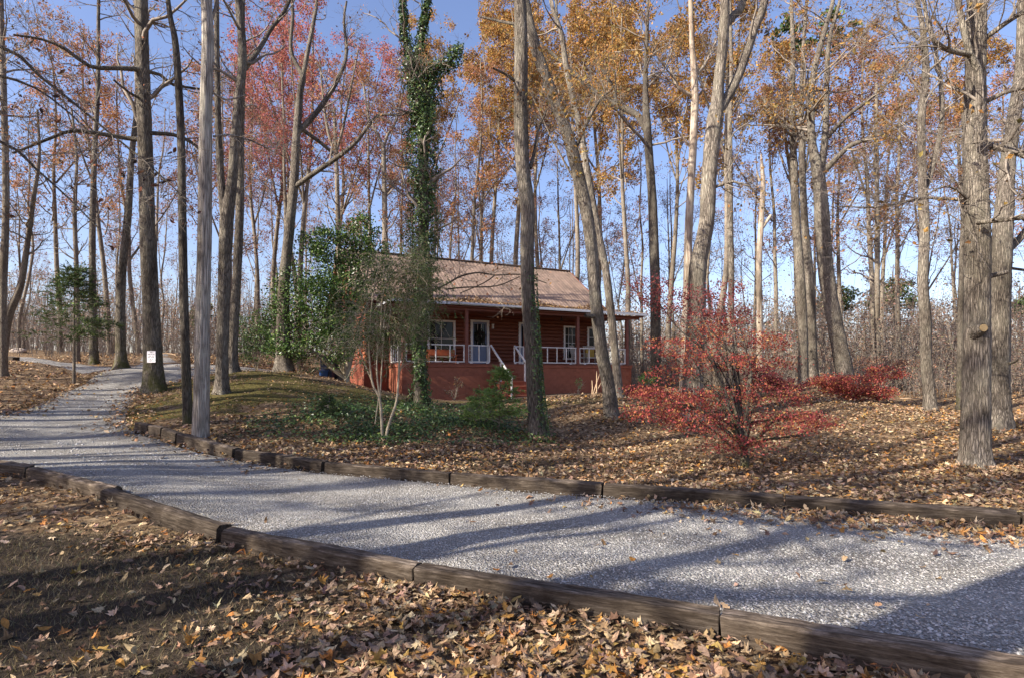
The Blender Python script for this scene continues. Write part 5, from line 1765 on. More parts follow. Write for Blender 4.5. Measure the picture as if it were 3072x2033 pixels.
# ------------------------------------------------------------------ evergreens
def cloud_leaves(acc, clouds, N, lsize, pal, Y, flat=1.0, depth=None, nz=0.0, shell=0.35, sub=45):
    """clouds: (px, py, rx px, ry px, dY) ellipsoids of leaves"""
    wts = np.array([c[2] * c[3] for c in clouds], float)
    wts /= wts.sum()
    for c, w_ in zip(clouds, wts):
        n = int(N * w_)
        Yc = Y + (c[4] if len(c) > 4 else 0)
        ctr = W(c[0], c[1], Yc)
        rx, rz = c[2] / F * Yc, c[3] / F * Yc
        # sub-clumps for an uneven outline
        m = max(4, int(n / sub))
        d = nrm(rng.normal(size=(m, 3))) * (rng.uniform(shell, 1.0, (m, 1)) ** 0.5)
        cc = ctr + d * np.array([rx, rx * (depth or 0.9), rz])
        i = rng.integers(0, m, n)
        p = cc[i] + rng.normal(size=(n, 3)) * np.array([rx, rx, rz * flat]) * 0.20
        put_leaves(acc, p, rng.uniform(0.7, 1.3, n) * lsize, rng.normal(size=(n, 3)) + np.array([0, 0, nz]), pick(PAL[pal], n))


def limbs_to(acc, base, clouds, Y, r0, rise=0.4):
    P, R = [], []
    for c in clouds:
        e = W(c[0], c[1], Y + (c[4] if len(c) > 4 else 0))
        b = np.asarray(base, float)
        mid1 = b + (e - b) * 0.3 + np.array([0, 0, rise * abs(e[2] - b[2]) * 0.5]) + rng.normal(0, 0.08, 3)
        mid2 = b + (e - b) * 0.65 + np.array([0, 0, rise * abs(e[2] - b[2]) * 0.3]) + rng.normal(0, 0.1, 3)
        p, r = resample(np.array([b, mid1, mid2, e]), np.array([r0, r0 * 0.7, r0 * 0.45, r0 * 0.15]), 1e9)
        P.append(p)
        R.append(r)
    P, R = np.array(P), np.array(R)
    tubes(acc, P, R, 6)
    return P, R


hollyY = 22.5
hcl = [(870, 900, 60, 100, -.3), (945, 800, 80, 85, 0), (1005, 905, 80, 100, -.4), (905, 1000, 85, 55, -.5), (1010, 1020, 75, 65, -.6), (995, 735, 60, 55, .3), (1058, 755, 55, 70, .4), (815, 985, 50, 90, 0), (1085, 700, 50, 60, .5), (1100, 800, 45, 80, .4), (960, 720, 60, 40, .2), (1120, 740, 45, 50, .6), (1140, 830, 40, 60, .8), (940, 900, 70, 70, -.6), (1040, 860, 50, 80, .2), (880, 1050, 60, 35, -.4)]
hb_ = G(1040, hollyY + 0.5)
t = thing("holly_tree", "dense dark green holly at the left corner of the house", "tree", hb_)
a_ = Acc()
P, R = limbs_to(a_, hb_ + [0, 0, 0.2], hcl, hollyY, 0.09)
tubes(a_, [[hb_ + [0, 0, -0.1], hb_ + [0, 0, 0.6], hb_ + [-0.2, 0, 1.3]]], [[0.13, 0.11, 0.07]], 9)
C, RC = spawn(P, R, 8, 0.3, 1.0, 1.0, 50, 4, 0.5, 0.05, 0.3)
tubes(a_, C, RC, 3)
a_.build("trunk", MAT["stem"], t, True)
a_ = Acc()
cloud_leaves(a_, hcl, 19000, 0.11, "holly", hollyY, nz=0.4)
a_.build("foliage", MAT["ever"], t)
# smaller evergreen shrubs
for (px, Y, cl, lab, N, pal) in (
    (770, 24.5, [(745, 985, 35, 55), (790, 1010, 40, 45), (730, 1055, 35, 35), (775, 1060, 40, 30)], "green shrub left of the holly, at the turn of the drive", 3000, "holly"),
    (905, 23.5, [(890, 1090, 40, 30), (930, 1085, 45, 40), (955, 1055, 30, 35)], "thin olive shrub under the holly branches", 1100, "vine"),
    (1940, 22.5, [(1945, 1128, 22, 17), (1930, 1140, 15, 14)], "small yellow-green bush at the foot of the dark forked tree", 500, "cedar"),
    (1362, 24.0, [(1360, 1165, 26, 24), (1375, 1150, 18, 20)], "dry twiggy shrub against the porch foundation", 220, "litter"),
    (1738, 25.5, [(1737, 1140, 10, 20), (1741, 1155, 9, 12)], "small leafy green plant against the foundation right of the steps", 90, "cedar"),
):
    b_ = G(px, Y)
    t = thing("shrub", lab, "shrub", b_)
    a_ = Acc()
    P, R = limbs_to(a_, b_, cl + [(c[0] + rng.uniform(-15, 15), c[1] - 10, c[2], c[3]) for c in cl], Y, 0.018, 0.2)
    C, RC = spawn(P, R, 7, 0.2, 1.0, 0.5, 45, 4, 0.6, 0.1, 0.3)
    tubes(a_, C, RC, 3)
    a_.build("stem", MAT["stem"], t)
    a_ = Acc()
    cloud_leaves(a_, cl, N, 0.075, pal, Y)
    a_.build("foliage", MAT["ever"], t)


def conifer(name, label, g0, h, spread, clear, nb, ndl, pal, seg=0.22, droop=0.0, tr=0.03, lsize=0.09):
    t = thing(name, label, "tree", g0)
    a_ = Acc()
    top = g0 + np.array([rng.normal(0, 0.04), rng.normal(0, 0.04), h])
    pts = np.array([g0 + [0, 0, -0.08], g0 * 0.66 + top * 0.34, g0 * 0.3 + top * 0.7, top])
    trunk_into(a_, pts, np.array([tr, tr * 0.8, tr * 0.5, 0.004]), 8, 0.2, 0.1, 0.02, 2)
    a_.build("trunk", MAT["slim"], t, True)
    f = rng.uniform(clear, 0.99, nb)
    az = rng.uniform(0, 2 * np.pi, nb)
    L = spread * (1.05 - (f - clear) / (1 - clear)) * rng.uniform(0.6, 1.1, nb)
    st = g0 + (top - g0) * f[:, None]
    C = np.zeros((nb, 5, 3))
    C[:, 0] = st
    d = np.stack([np.cos(az), np.sin(az), 0.25 + 0 * az], -1)
    for j in range(1, 5):
        d = nrm(d + np.array([0, 0, droop]) + rng.normal(0, 0.08, (nb, 3)))
        C[:, j] = C[:, j - 1] + d * (L / 4)[:, None]
    a_ = Acc()
    tubes(a_, C, np.linspace(0.010, 0.003, 5)[None].repeat(nb, 0), 3)
    S, SR = spawn(C, np.full((nb, 5), 0.005), 9, 0.2, 1.0, seg * 2.0, 48, 3, 0.6, 0.02, 0.15, lmin=0.4)
    S[:, :, 2] += (S[:, :1, 2] - S[:, :, 2]) * 0.5
    tubes(a_, S, SR, 3)
    a_.build("branches", MAT["twig"], t)
    # needle sprays: thin long quads along twigs
    a_ = Acc()
    N = ndl
    i = rng.integers(0, len(S), N)
    u_ = rng.uniform(0, 1, (N, 1))
    p = S[i, 0] * (1 - u_) + S[i, 2] * u_
    dd = nrm(S[i, 2] - S[i, 0]) + rng.normal(0, 0.55, (N, 3))
    dd = nrm(dd)
    side = nrm(np.cross(dd, rng.normal(size=(N, 3))))
    ln = rng.uniform(0.6, 1.3, (N, 1)) * lsize
    wd = ln * 0.13
    v = np.stack([p - side * wd, p + side * wd, p + dd * ln + side * wd * 0.4, p + dd * ln - side * wd * 0.4], 1)
    a_.add(v.reshape(-1, 3), np.arange(N * 4).reshape(-1, 4), col=np.repeat(pick(PAL[pal], N), 4, axis=0))
    a_.build("needles", MAT["needle"], t)
    return t


conifer("young_conifer", "young feathery conifer with a bare lower trunk on the leaf mound at left", G(222, 18.3), 3.75, 1.55, 0.36, 84, 13000, "pine", tr=0.05, lsize=0.075, seg=0.34)
conifer("cedar_sapling", "bright green feathery cedar sapling beside the big oak", G(1497, 12.6), 1.42, 0.88, 0.14, 60, 11000, "cedar", seg=0.15, tr=0.014, lsize=0.05)
conifer("cedar_sapling", "low cedar sapling left of the taller one, in the ivy", G(1432, 13.2), 0.85, 0.6, 0.1, 34, 4500, "cedar", seg=0.14, tr=0.010, lsize=0.055)
conifer("cedar_sapling", "tiny dark cedar seedling on the mossy lawn left of the pale twin stems", G(985, 13.4), 0.45, 0.4, 0.05, 20, 2200, "pine", seg=0.1, tr=0.008, lsize=0.05)


def pine(px, Y, h, label, clouds, N=2600):
    b_ = G(px, Y)
    t = thing("pine_tree", label, "tree", b_, "far green pines")
    a_ = Acc()
    trunk_into(a_, np.array([b_, b_ + [0.1, 0, h * 0.4], b_ + [-0.1, 0, h * 0.75], b_ + [0, 0, h]]), np.array([0.22, 0.18, 0.12, 0.03]), 8, 1.5, 0.2, 0.02, 3)
    P, R = limbs_to(a_, b_ + [0, 0, h * 0.6], clouds, Y, 0.06, 0.1)
    a_.build("trunk", MAT["dark"], t, True)
    a_ = Acc()
    cloud_leaves(a_, clouds, N, 0.30, "pine", Y)
    a_.build("needles", MAT["needle"], t)


pine(2470, 62, 10.5, "far rounded pine left of the thin dark tree", [(2450, 900, 40, 28), (2500, 890, 45, 32), (2545, 900, 40, 28), (2480, 930, 60, 30)])
pine(2680, 60, 11.5, "far taller green pine right of the thin dark tree", [(2650, 880, 45, 30), (2680, 860, 45, 25), (2700, 900, 45, 40), (2640, 920, 50, 35)])
pine(3060, 60, 9.5, "far pine low at the right edge", [(3055, 930, 40, 25), (3085, 915, 40, 28)], 1500)
pine(2410, 33, 20, "pine with green tufts high between the two close trunks", [(2420, 110, 60, 35), (2500, 70, 55, 30), (2560, 90, 40, 25), (2340, 90, 40, 30), (2480, 150, 45, 20)], 750)
pine(600, 58, 9.5, "far pine glimpsed between the straight grey trunks", [(590, 960, 30, 30), (610, 930, 25, 30), (600, 990, 35, 25)], 1300)

# ------------------------------------------------------------------ red Japanese maple in front and red shrubs behind
jmY = 9.6
jb = G(2232, jmY)
jcl = [(2220, 1335, 105, 26, -.6), (2100, 1265, 115, 32, -.5), (1995, 1190, 110, 34, -.2), (1955, 1240, 80, 26, -.4), (2335, 1265, 130, 34, -.3), (2420, 1255, 75, 24, .1), (2160, 1195, 120, 34, .1), (2290, 1175, 110, 32, .2), (2150, 1085, 120, 26, .5), (2265, 1090, 110, 26, .4),
       (2065, 1055, 95, 18, .3), (1985, 1030, 75, 18, .5), (2205, 1015, 130, 26, .7), (2300, 1030, 70, 22, .6), (2120, 980, 110, 22, .8), (2010, 1120, 70, 26, .4), (2380, 1195, 65, 22, .5), (1930, 1170, 55, 22, .2), (2460, 1275, 45, 14, .4), (2050, 1215, 90, 26, .2)]
jup = [(2050, 940, 85, 26, .8), (2150, 925, 90, 26, .9), (2210, 955, 100, 24, .7), (1985, 900, 60, 34, .9), (1940, 860, 60, 38, 1.0), (2080, 880, 60, 28, 1.0), (2170, 870, 55, 24, 1.0)]
t = thing("red_maple", "low spreading scarlet Japanese maple in tiers over the leaf litter", "tree", jb)
a_ = Acc()
tubes(a_, [[jb + [0, 0, -0.1], jb + [0.01, 0, 0.15], jb + [0, 0.02, 0.42]]], [[0.085, 0.07, 0.06]], 12)
P, R = limbs_to(a_, jb + [0, 0.0, 0.35], jcl + jup, jmY, 0.032, 0.45)
C, RC = spawn(P, R, 10, 0.35, 1.0, 0.7, 45, 4, 0.5, 0.02, 0.25, rmin=0.003)
C[:, :, 2] += (C[:, :1, 2] - C[:, :, 2]) * 0.55
tubes(a_, C, RC, 3)
a_.build("trunk", MAT["dark"], t, True)
a_ = Acc()
cloud_leaves(a_, jcl, 14500, 0.043, "maple", jmY, depth=1.1, nz=0.5, flat=1.25, sub=16)
cloud_leaves(a_, jup, 3600, 0.042, "plum", jmY, depth=1.1, nz=0.5, flat=1.2, sub=16)
a_.build("foliage", MAT["leaf"], t)
for (px, Y, cl, N, lab, pal) in (
    (2560, 19.5, [(2490, 1145, 60, 22), (2560, 1150, 75, 30), (2530, 1175, 60, 25), (2620, 1175, 55, 20), (2650, 1120, 55, 22, .5)], 6500, "low red shrub glowing at the edge of the wood on the right", "maple"),
    (1925, 18.5, [(1900, 1180, 50, 24), (1960, 1185, 55, 24), (1935, 1215, 70, 22), (1880, 1215, 40, 18)], 3200, "dull red shrub behind the maple, at the foot of the dark forked tree", "plum"),
    (2330, 18.5, [(2310, 1150, 60, 22), (2370, 1150, 55, 20), (2280, 1120, 50, 20)], 2600, "dark red shrub between the maple and the glowing red shrub", "plum"),
    (2720, 25.0, [(2660, 1085, 70, 26), (2720, 1100, 60, 24), (2600, 1095, 60, 24)], 1500, "thin pinkish-red shrub in the wood edge beside the crooked tree", "russet"),
):
    b_ = G(px, Y)
    t = thing("red_shrub", lab, "shrub", b_)
    a_ = Acc()
    P, R = limbs_to(a_, b_, cl, Y, 0.03, 0.3)
    C, RC = spawn(P, R, 10, 0.3, 1.0, 0.8, 45, 4, 0.5, 0.04, 0.25)
    tubes(a_, C, RC, 3)
    a_.build("stem", MAT["dark"], t)
    a_ = Acc()
    cloud_leaves(a_, cl, int(N * 1.3), 0.065, pal, Y, nz=0.6, flat=1.0)
    a_.build("foliage", MAT["leaf"], t)

# ------------------------------------------------------------------ pale twin-stemmed shrub with hanging twigs
vY = 11.6
vb = G(1150, vY)
t = thing("weeping_shrub", "pale twin-stemmed shrub with drooping tangled twigs in front of the porch", "shrub", vb)
a_ = Acc()
st = [[(1148, 1335, 13), (1144, 1250, 12), (1138, 1190, 11), (1118, 1150, 9), (1108, 1060, 8), (1112, 950, 7), (1125, 850, 6), (1140, 790, 4)],
      [(1164, 1335, 14), (1160, 1300, 13), (1172, 1255, 12), (1190, 1200, 10), (1196, 1120, 9), (1200, 1040, 8), (1205, 950, 6), (1225, 860, 4)],
      [(1140, 1200, 8), (1130, 1100, 7), (1140, 1000, 6), (1165, 980, 5), (1200, 985, 4)], [(1120, 1150, 7), (1090, 1080, 6), (1070, 1010, 5), (1085, 985, 4), (1110, 975, 3)],
      [(1196, 1120, 6), (1230, 1030, 5), (1260, 930, 4), (1280, 850, 3)], [(1140, 1190, 7), (1148, 1050, 6), (1155, 930, 5), (1170, 800, 4)], [(1125, 1270, 5), (1132, 1220, 5), (1136, 1190, 4)], [(1198, 1040, 7), (1215, 900, 6), (1240, 820, 5), (1268, 780, 3)], [(1142, 1000, 7), (1150, 880, 6), (1190, 800, 5), (1238, 768, 3)]]
par = []
for i, s in enumerate(st):
    pts = np.array([W(q[0], q[1], vY + (0.25 * math.sin(i * 2.1) * (1335 - q[1]) / 500)) for q in s])
    if i < 2:
        pts[0][2] = vb[2] - 0.08
    p, r = trunk_into(a_, pts, np.array([q[2] * 0.68 / 2 / F * vY for q in s]), 9, 0.15, 0.1 if i < 2 else 0, 0.03, i)
    par.append((p, r))
a_.build("stem", MAT["stem"], t, True)
a_ = Acc()
CC = []
for (p, r) in par[:6] + par[7:]:
    C, RC = spawn(p[None], r[None], 50, 0.45, 1.0, 1.3, 45, 8, 0.4, -0.15, 0.2, lmin=0.5, rmin=0.003)
    RC = np.minimum(RC, 0.006)
    tubes(a_, C, RC, 3)
    D, RD = spawn(C, RC, 4, 0.15, 1.0, 0.5, 45, 6, 0.7, -0.26, 0.2, lmin=0.5, rmin=0.0025)
    tubes(a_, D, RD, 3)
    CC.append(D)
a_.build("twigs", MAT["stem"], t, False, "stuff")
D = np.concatenate(CC)
N = 17000
a_ = Acc()
put_leaves(a_, scatter_on(D, N, 0.015), rng.uniform(0.025, 0.05, N), rng.normal(size=(N, 3)), pick(PAL["vine"], N))
a_.build("foliage", MAT["leaf"], t)

# ------------------------------------------------------------------ ground cover, litter, gravel
N = 30000
X = rng.uniform(-5.8, 1.0, N)
Y = rng.uniform(11.0, 18.5, N)
dn = 1.15 * blob(X, Y, -2.2, 14.0, 2.3, 2.4) + 0.8 * blob(X, Y, -3.2, 12.2, 1.6, 1.0) + 0.6 * blob(X, Y, -4.2, 14.5, 0.9, 1.4) + 0.55 * blob(X, Y, -4.6, 12.9, 1.0, 1.0) + 0.5 * blob(X, Y, -0.4, 14.6, 1.0, 1.4) + 0.6 * blob(X, Y, -2.9, 17.4, 1.3, 1.0) + 0.5 * blob(X, Y, -0.2, 13.0, 1.2, 1.0)
dn *= 0.65 + 0.5 * np.sin(X * 2.1 + 1) * np.sin(Y * 1.7)
ok = rng.uniform(0, 1, N) < dn
X, Y = X[ok], Y[ok]
a_ = Acc()
p = np.stack([X, Y, H(X, Y) + rng.uniform(0.02, 0.16, len(X))], -1)
put_leaves(a_, p, rng.uniform(0.05, 0.10, len(X)), rng.normal(0, 0.45, (len(X), 3)) + [0, -0.15, 1], pick(PAL["ivy"], len(X)))
u = a_.build("ivy_ground_cover", MAT["ever"], None, False, "stuff")
tag(u, "dark green ivy carpeting the ground in front of the porch", "ivy")


def litter_density(X, Y):
    mo, so = masks(X, Y)
    d = np.ones_like(X)
    d *= np.clip(1.05 - 0.75 * mo, 0.4, 1)
    d *= np.clip(1.0 - 0.82 * so, 0.08, 1)
    front = Y < yline(NEARXY, X) - 0.02
    # open bare patch at the lower left of the foreground
    d = np.where(front, d * np.clip(0.62 + 0.6 / (1 + np.exp(-(X + 1.25 - 0.45 * (Y - 3.4)) / 0.28)) + 0.5 * (X < -2.2) * (Y > 5.0), 0, 1.1), d)
    d *= np.where((np.abs(X + 2) < 3.2) & (np.abs(Y - 14.5) < 3), 0.4, 1)
    patch = 0.72 + 0.38 * np.sin(X * 1.3 + np.sin(Y * 0.9) * 1.7) * np.sin(Y * 1.1 + X * 0.4)
    return d * patch


def scatter_ground(N, xlo, xhi, ylo, yhi, keep):
    X, Y = rng.uniform(xlo, xhi, N), rng.uniform(ylo, yhi, N)
    ok = (rng.uniform(0, 1, N) < keep(X, Y))
    X, Y = X[ok], Y[ok]
    return X, Y


def on_timber(X, Y):
    return (np.abs(Y - yline(NEARXY, X)) < 0.15) | ((np.abs(Y - yline(FARXY, X)) < 0.14) & (X > -7.8))


lit = Acc()
# foreground: real lobed leaves
for zone, (N, xl, xh, yl, yh, s0, s1) in enumerate([(24000, -3.8, 3.4, 2.3, 5.4, 0.04, 0.105), (3800, -8.5, -2.0, 4.6, 8.8, 0.05, 0.105)]):
    X, Y = scatter_ground(N, xl, xh, yl, yh, lambda x, y: litter_density(x, y) * (y < yline(NEARXY, x) - 0.08))
    heap = np.exp(-np.abs(Y - yline(NEARXY, X) + 0.25) / 0.25)
    Z = H(X, Y) + rng.uniform(0.004, 0.045, len(X)) + heap * rng.uniform(0, 0.05, len(X))
    for tm_ in range(3):
        m = rng.integers(0, 3, len(X)) == tm_
        m = (np.arange(len(X)) % 3) == tm_
        n = m.sum()
        nn = rng.normal(0, 0.3, (n, 3)) + [0, 0, 1]
        put_leaves(lit, np.stack([X[m], Y[m], Z[m]], -1), rng.uniform(s0, s1, n), nn, pick(PAL["litter"], n, 0.22), templ=tm_, curl=0.42)
# forest floor behind the far timbers, and the leaf mounds on the left
for (N, xl, xh, yl, yh, s0, s1) in [(26000, -3.5, 9.0, 5.4, 10.5, 0.05, 0.10), (38000, -4, 17, 9, 19, 0.06, 0.115), (9000, 0, 22, 17, 26, 0.08, 0.15), (9000, -7.5, 0, 8.5, 13, 0.06, 0.11), (11000, -24, -11, 11, 34, 0.09, 0.16), (17000, -12, -3, 12, 24, 0.045, 0.09), (1800, -18, -8, 26, 36, 0.1, 0.16)]:
    X, Y = scatter_ground(N, xl, xh, yl, yh, lambda x, y: litter_density(x, y) * ~onroad(x, y) * ~on_timber(x, y) * (y > yline(FARXY, x) - 0.5 * (x < -7)))
    ok = ~np.array([(-0.2 < (x - HOX) * ux + (y - HOY) * uy < 13 and -(x - HOX) * uy + (y - HOY) * ux > -0.05) for x, y in zip(X, Y)], bool)
    X, Y = X[ok], Y[ok]
    n = len(X)
    put_leaves(lit, np.stack([X, Y, H(X, Y) + rng.uniform(0.005, 0.05, n)], -1), rng.uniform(s0, s1, n), rng.normal(0, 0.38, (n, 3)) + [0, 0, 1], pick(PAL["litter"], n, 0.25), curl=0.45)
# leaves drifted onto the drive
for (N, fn) in ((900, lambda x, y: np.exp(-np.maximum(yline(FARXY, x) - 0.12 - y, 0) / 0.28) * (x > 0.8) * (y < yline(FARXY, x) - 0.12) * np.clip(0.25 + 0.35 * (x - 1), 0, 1)), (900, lambda x, y: 0.05 * (x > 0) * (y > yline(NEARXY, x) + 0.15) * (y < yline(FARXY, x) - 0.15) + 0.010 * (y > yline(NEARXY, x) + 0.15) * (y < yline(FARXY, x) - 0.15)), (6500, lambda x, y: 1.0 * np.exp(-(((x - 4.3) / 2.3) ** 2 + ((y - yline(FARXY, x) + 0.4) / 0.55) ** 2)) * (y < yline(FARXY, x) - 0.12))):
    X, Y = scatter_ground(N * 4, -3, 6.5, 3.0, 8.5, fn)
    n = len(X)
    for tm_ in range(3):
        m = (np.arange(n) % 3) == tm_
        q = m.sum()
        put_leaves(lit, np.stack([X[m], Y[m], road_z(X[m], Y[m]) + rng.uniform(0.012, 0.04, q)], -1), rng.uniform(0.05, 0.11, q), rng.normal(0, 0.4, (q, 3)) + [0, 0, 1], pick(PAL["litter"], q, 0.22), templ=tm_, curl=0.45)
# leaves along the untimbered edges of the drive
for edge in (_ea, _eb):
    m = (edge[:, 1] > 9.0) & (edge[:, 1] < 26)
    E = edge[m]
    n = 1500
    i = rng.integers(0, len(E), n)
    q = E[i] + rng.normal(0, 0.30, (n, 2))
    put_leaves(lit, np.c_[q, road_z(q[:, 0], q[:, 1]) + rng.uniform(0.0, 0.03, n)], rng.uniform(0.06, 0.12, n), rng.normal(0, 0.35, (n, 3)) + [0, 0, 1], pick(PAL["litter"], n, 0.25), curl=0.45)
# leaves caught on the porch roof and in the valley above it
n = 3400
s_ = rng.uniform(-0.4, 12.8, n)
b_ = np.where(rng.uniform(0, 1, n) < 0.8, WALLY - 0.22 + np.abs(rng.normal(0, 0.16, n)) * (1 + 0.7 * np.sin(s_ * 1.7)), rng.uniform(-0.35, 2.0, n))
zb = np.maximum(4.925 + (b_ + 0.42) / 2.88 * 0.38, EAVE + 0.06 + slope * (b_ - WALLY)) + 0.035 + rng.uniform(0, 0.05, n)
pr = np.array([hw(s, b, z) for s, b, z in zip(s_, b_, zb)])
rl = Acc()
put_leaves(rl, pr, rng.uniform(0.08, 0.15, n), rng.normal(0, 0.4, (n, 3)) + [0, 0, 1], pick(PAL["litter"], n))
u = rl.build("roof_leaf_litter", MAT["dry"], None, False, "stuff")
tag(u, "drift of dry leaves lying on the porch roof", "leaves")
u = lit.build("leaf_litter", MAT["dry"], None, False, "stuff")
tag(u, "brown and orange fallen leaves covering the forest floor", "leaves")

# the largest fallen leaves in front, one by one, as pieces of the ground
lm = []
for i in range(15):
    la_ = Acc()
    put_leaves(la_, np.zeros((1, 3)), np.array([1.0]), np.array([[0, 0, 1.0]]), pick([(0.42, 0.29, 0.18, 3), (0.42, 0.19, 0.06, 2.4), (0.28, 0.17, 0.10, 2.5), (0.36, 0.25, 0.19, 2), (0.42, 0.25, 0.08, 0.7)], 1, 0.15), templ=i % 3, curl=0.45)
    me = la_.mesh("fallen_leaf")
    me.materials.append(MAT["dry"])
    lm.append(me)
X, Y = scatter_ground(1500, -3.0, 2.6, 2.5, 4.6, lambda x, y: np.clip(litter_density(x, y), 0.12, 1) * (y < yline(NEARXY, x) - 0.12))
o_ = np.argsort(Y)[:290]
for x, y in zip(X[o_], Y[o_]):
    o = link("fallen_leaf", lm[rng.integers(0, 15)], None, ground)
    o.location = (x, y, float(H(np.array([x]), np.array([y]))[0]) + rng.uniform(0.03, 0.055))
    o.rotation_euler = (rng.normal(0, 0.35), rng.normal(0, 0.35), rng.uniform(0, 6.28))
    s = rng.uniform(0.08, 0.13)
    o.scale = (s, s, s)

# gravel stones
OCT = np.array([(1, 0, 0), (0, 1, 0), (-1, 0, 0), (0, -1, 0), (0, 0, 1), (0, 0, -1)], float)
OCTF = np.array([(0, 1, 4), (1, 2, 4), (2, 3, 4), (3, 0, 4), (1, 0, 5), (2, 1, 5), (3, 2, 5), (0, 3, 5)])


def stones(acc, X, Y, s0, s1, zoff=0.0):
    n = len(X)
    sz = rng.uniform(s0, s1, (n, 1, 1)) * rng.uniform(0.65, 1.35, (n, 1, 3)) * np.array([1, 1, 0.62])
    v = OCT[None] * rng.uniform(0.65, 1.25, (n, 6, 1)) * sz + rng.normal(0, 0.12, (n, 6, 3)) * sz
    th = rng.uniform(0, 6.28, n)
    c, s = np.cos(th)[:, None], np.sin(th)[:, None]
    x = v[..., 0] * c - v[..., 1] * s
    y = v[..., 0] * s + v[..., 1] * c
    z = v[..., 2]
    P = np.stack([x + X[:, None], y + Y[:, None], z + (road_z(X, Y) + zoff)[:, None]], -1)
    col = rng.uniform(0.27, 0.54, (n, 1)) * np.array([[1.0, 0.965, 0.91]]) * rng.normal(1, 0.02, (n, 3))
    acc.add(P.reshape(-1, 3), None, (np.arange(n)[:, None, None] * 6 + OCTF[None]).reshape(-1, 3), col=np.repeat(col, 6, axis=0))


gs = Acc()
X, Y = scatter_ground(105000, -7.0, 6.0, 2.9, 10.0, lambda x, y: (y > yline(NEARXY, x) + 0.12) * (y < yline(FARXY, x) - 0.12) * np.clip(1.55 - 0.15 * y, 0.25, 1))
stones(gs, X, Y, 0.006, 0.012)
X, Y = scatter_ground(7000, -13, -5.5, 8, 18, lambda x, y: onroad(x, y) * 0.6)
stones(gs, X, Y, 0.014, 0.028)
u = gs.build("loose_gravel", MAT["stone"], driveway, False, "stuff")
sm = []
for i in range(8):
    ga_ = Acc()
    n = 1
    v = OCT * rng.uniform(0.7, 1.25, (6, 1)) * np.array([1.1, 0.9, 0.6]) + rng.normal(0, 0.12, (6, 3))
    ga_.add(v, None, OCTF, col=np.tile(rng.uniform(0.30, 0.52) * np.array([1, 0.98, 0.945]), (6, 1)))
    me = ga_.mesh("stone")
    me.materials.append(MAT["stone"])
    sm.append(me)
X, Y = scatter_ground(3500, -1.2, 3.4, 3.0, 5.2, lambda x, y: (y > yline(NEARXY, x) + 0.16) * 1.0)
o_ = np.argsort(Y)[:280]
for x, y in zip(X[o_], Y[o_]):
    o = link("stone", sm[rng.integers(0, 8)], None, driveway)
    o.location = (x, y, float(road_z(np.array([x]), np.array([y]))[0]) + 0.006)
    o.rotation_euler = (rng.normal(0, 0.3), rng.normal(0, 0.3), rng.uniform(0, 6.28))
    s = rng.uniform(0.010, 0.016)
    o.scale = (s, s, s)

# thin dead grass on the bare foreground patch and on the moss
a_ = Acc()
for (N, xl, xh, yl, yh, hgt, pal, fn) in ((26000, -4.5, 0.5, 2.4, 5.6, 0.045, [(0.16, 0.12, 0.065, 4), (0.24, 0.19, 0.11, 2), (0.10, 0.09, 0.045, 1.5)], lambda x, y: np.clip(1.15 - litter_density(x, y), 0, 1) * (y < yline(NEARXY, x) - 0.1)),
                                       (9000, -11, 3.5, 9, 19, 0.05, [(0.12, 0.12, 0.03, 4), (0.19, 0.16, 0.06, 2), (0.07, 0.09, 0.02, 2)], lambda x, y: np.clip(masks(x, y)[0], 0, 1) * ~onroad(x, y)),
                                       (2600, -3.2, 3.0, 8.2, 10.5, 0.06, [(0.20, 0.17, 0.07, 3), (0.26, 0.20, 0.10, 2)], lambda x, y: masks(x, y)[1] * (y > yline(FARXY, x) + 0.2))):
    X, Y = scatter_ground(N, xl, xh, yl, yh, fn)
    n = len(X)
    p = np.stack([X, Y, H(X, Y) - 0.004], -1)
    th = rng.uniform(0, 6.28, n)
    w_ = np.stack([np.cos(th), np.sin(th), 0 * th], -1) * 0.0028 * (1 + Y[:, None] * 0.12)
    tip = p + np.stack([rng.normal(0, 0.6, n), rng.normal(0, 0.6, n), np.ones(n)], -1) * (hgt * rng.uniform(0.4, 1.2, n))[:, None]
    a_.add(np.stack([p - w_, p + w_, tip], 1).reshape(-1, 3), None, np.arange(n * 3).reshape(-1, 3), col=np.repeat(pick(pal, n), 3, axis=0))
u = a_.build("thin_grass", MAT["needle"], None, False, "stuff")
tag(u, "thin short grass blades on the bare and mossy ground", "grass")

# ------------------------------------------------------------------ small things
# sign on the trunk
sc_ = W(454, 1069, 17 - 0.33)
sg = thing("tree_sign", "small white lettered sign nailed to the thick grey trunk beside the drive", "sign", sc_, rz=-0.12)
if "_w" in sg:
    del sg["_w"]
box("board", MAT["paper"], sg, -0.135, 0.135, -0.006, 0.006, -0.17, 0.17)
for j, (zt, segs) in enumerate([(0.125, [(-0.03, 0.035)]), (0.075, [(-0.105, -0.02), (0.0, 0.04), (0.06, 0.10)]), (0.025, [(-0.09, 0.01), (0.03, 0.085)]), (-0.02, [(-0.10, -0.03), (-0.01, 0.10)]), (-0.07, [(-0.05, 0.01), (0.03, 0.06)]), (-0.115, [(-0.06, 0.03)])]):
    for (x0, x1) in segs:
        box("lettering", MAT["ink"], sg, x0, x1, -0.0085, -0.0065, zt - 0.011, zt + 0.011)
# nail
box("nail", MAT["black"], sg, -0.006, 0.006, -0.014, -0.0068, 0.148, 0.158)

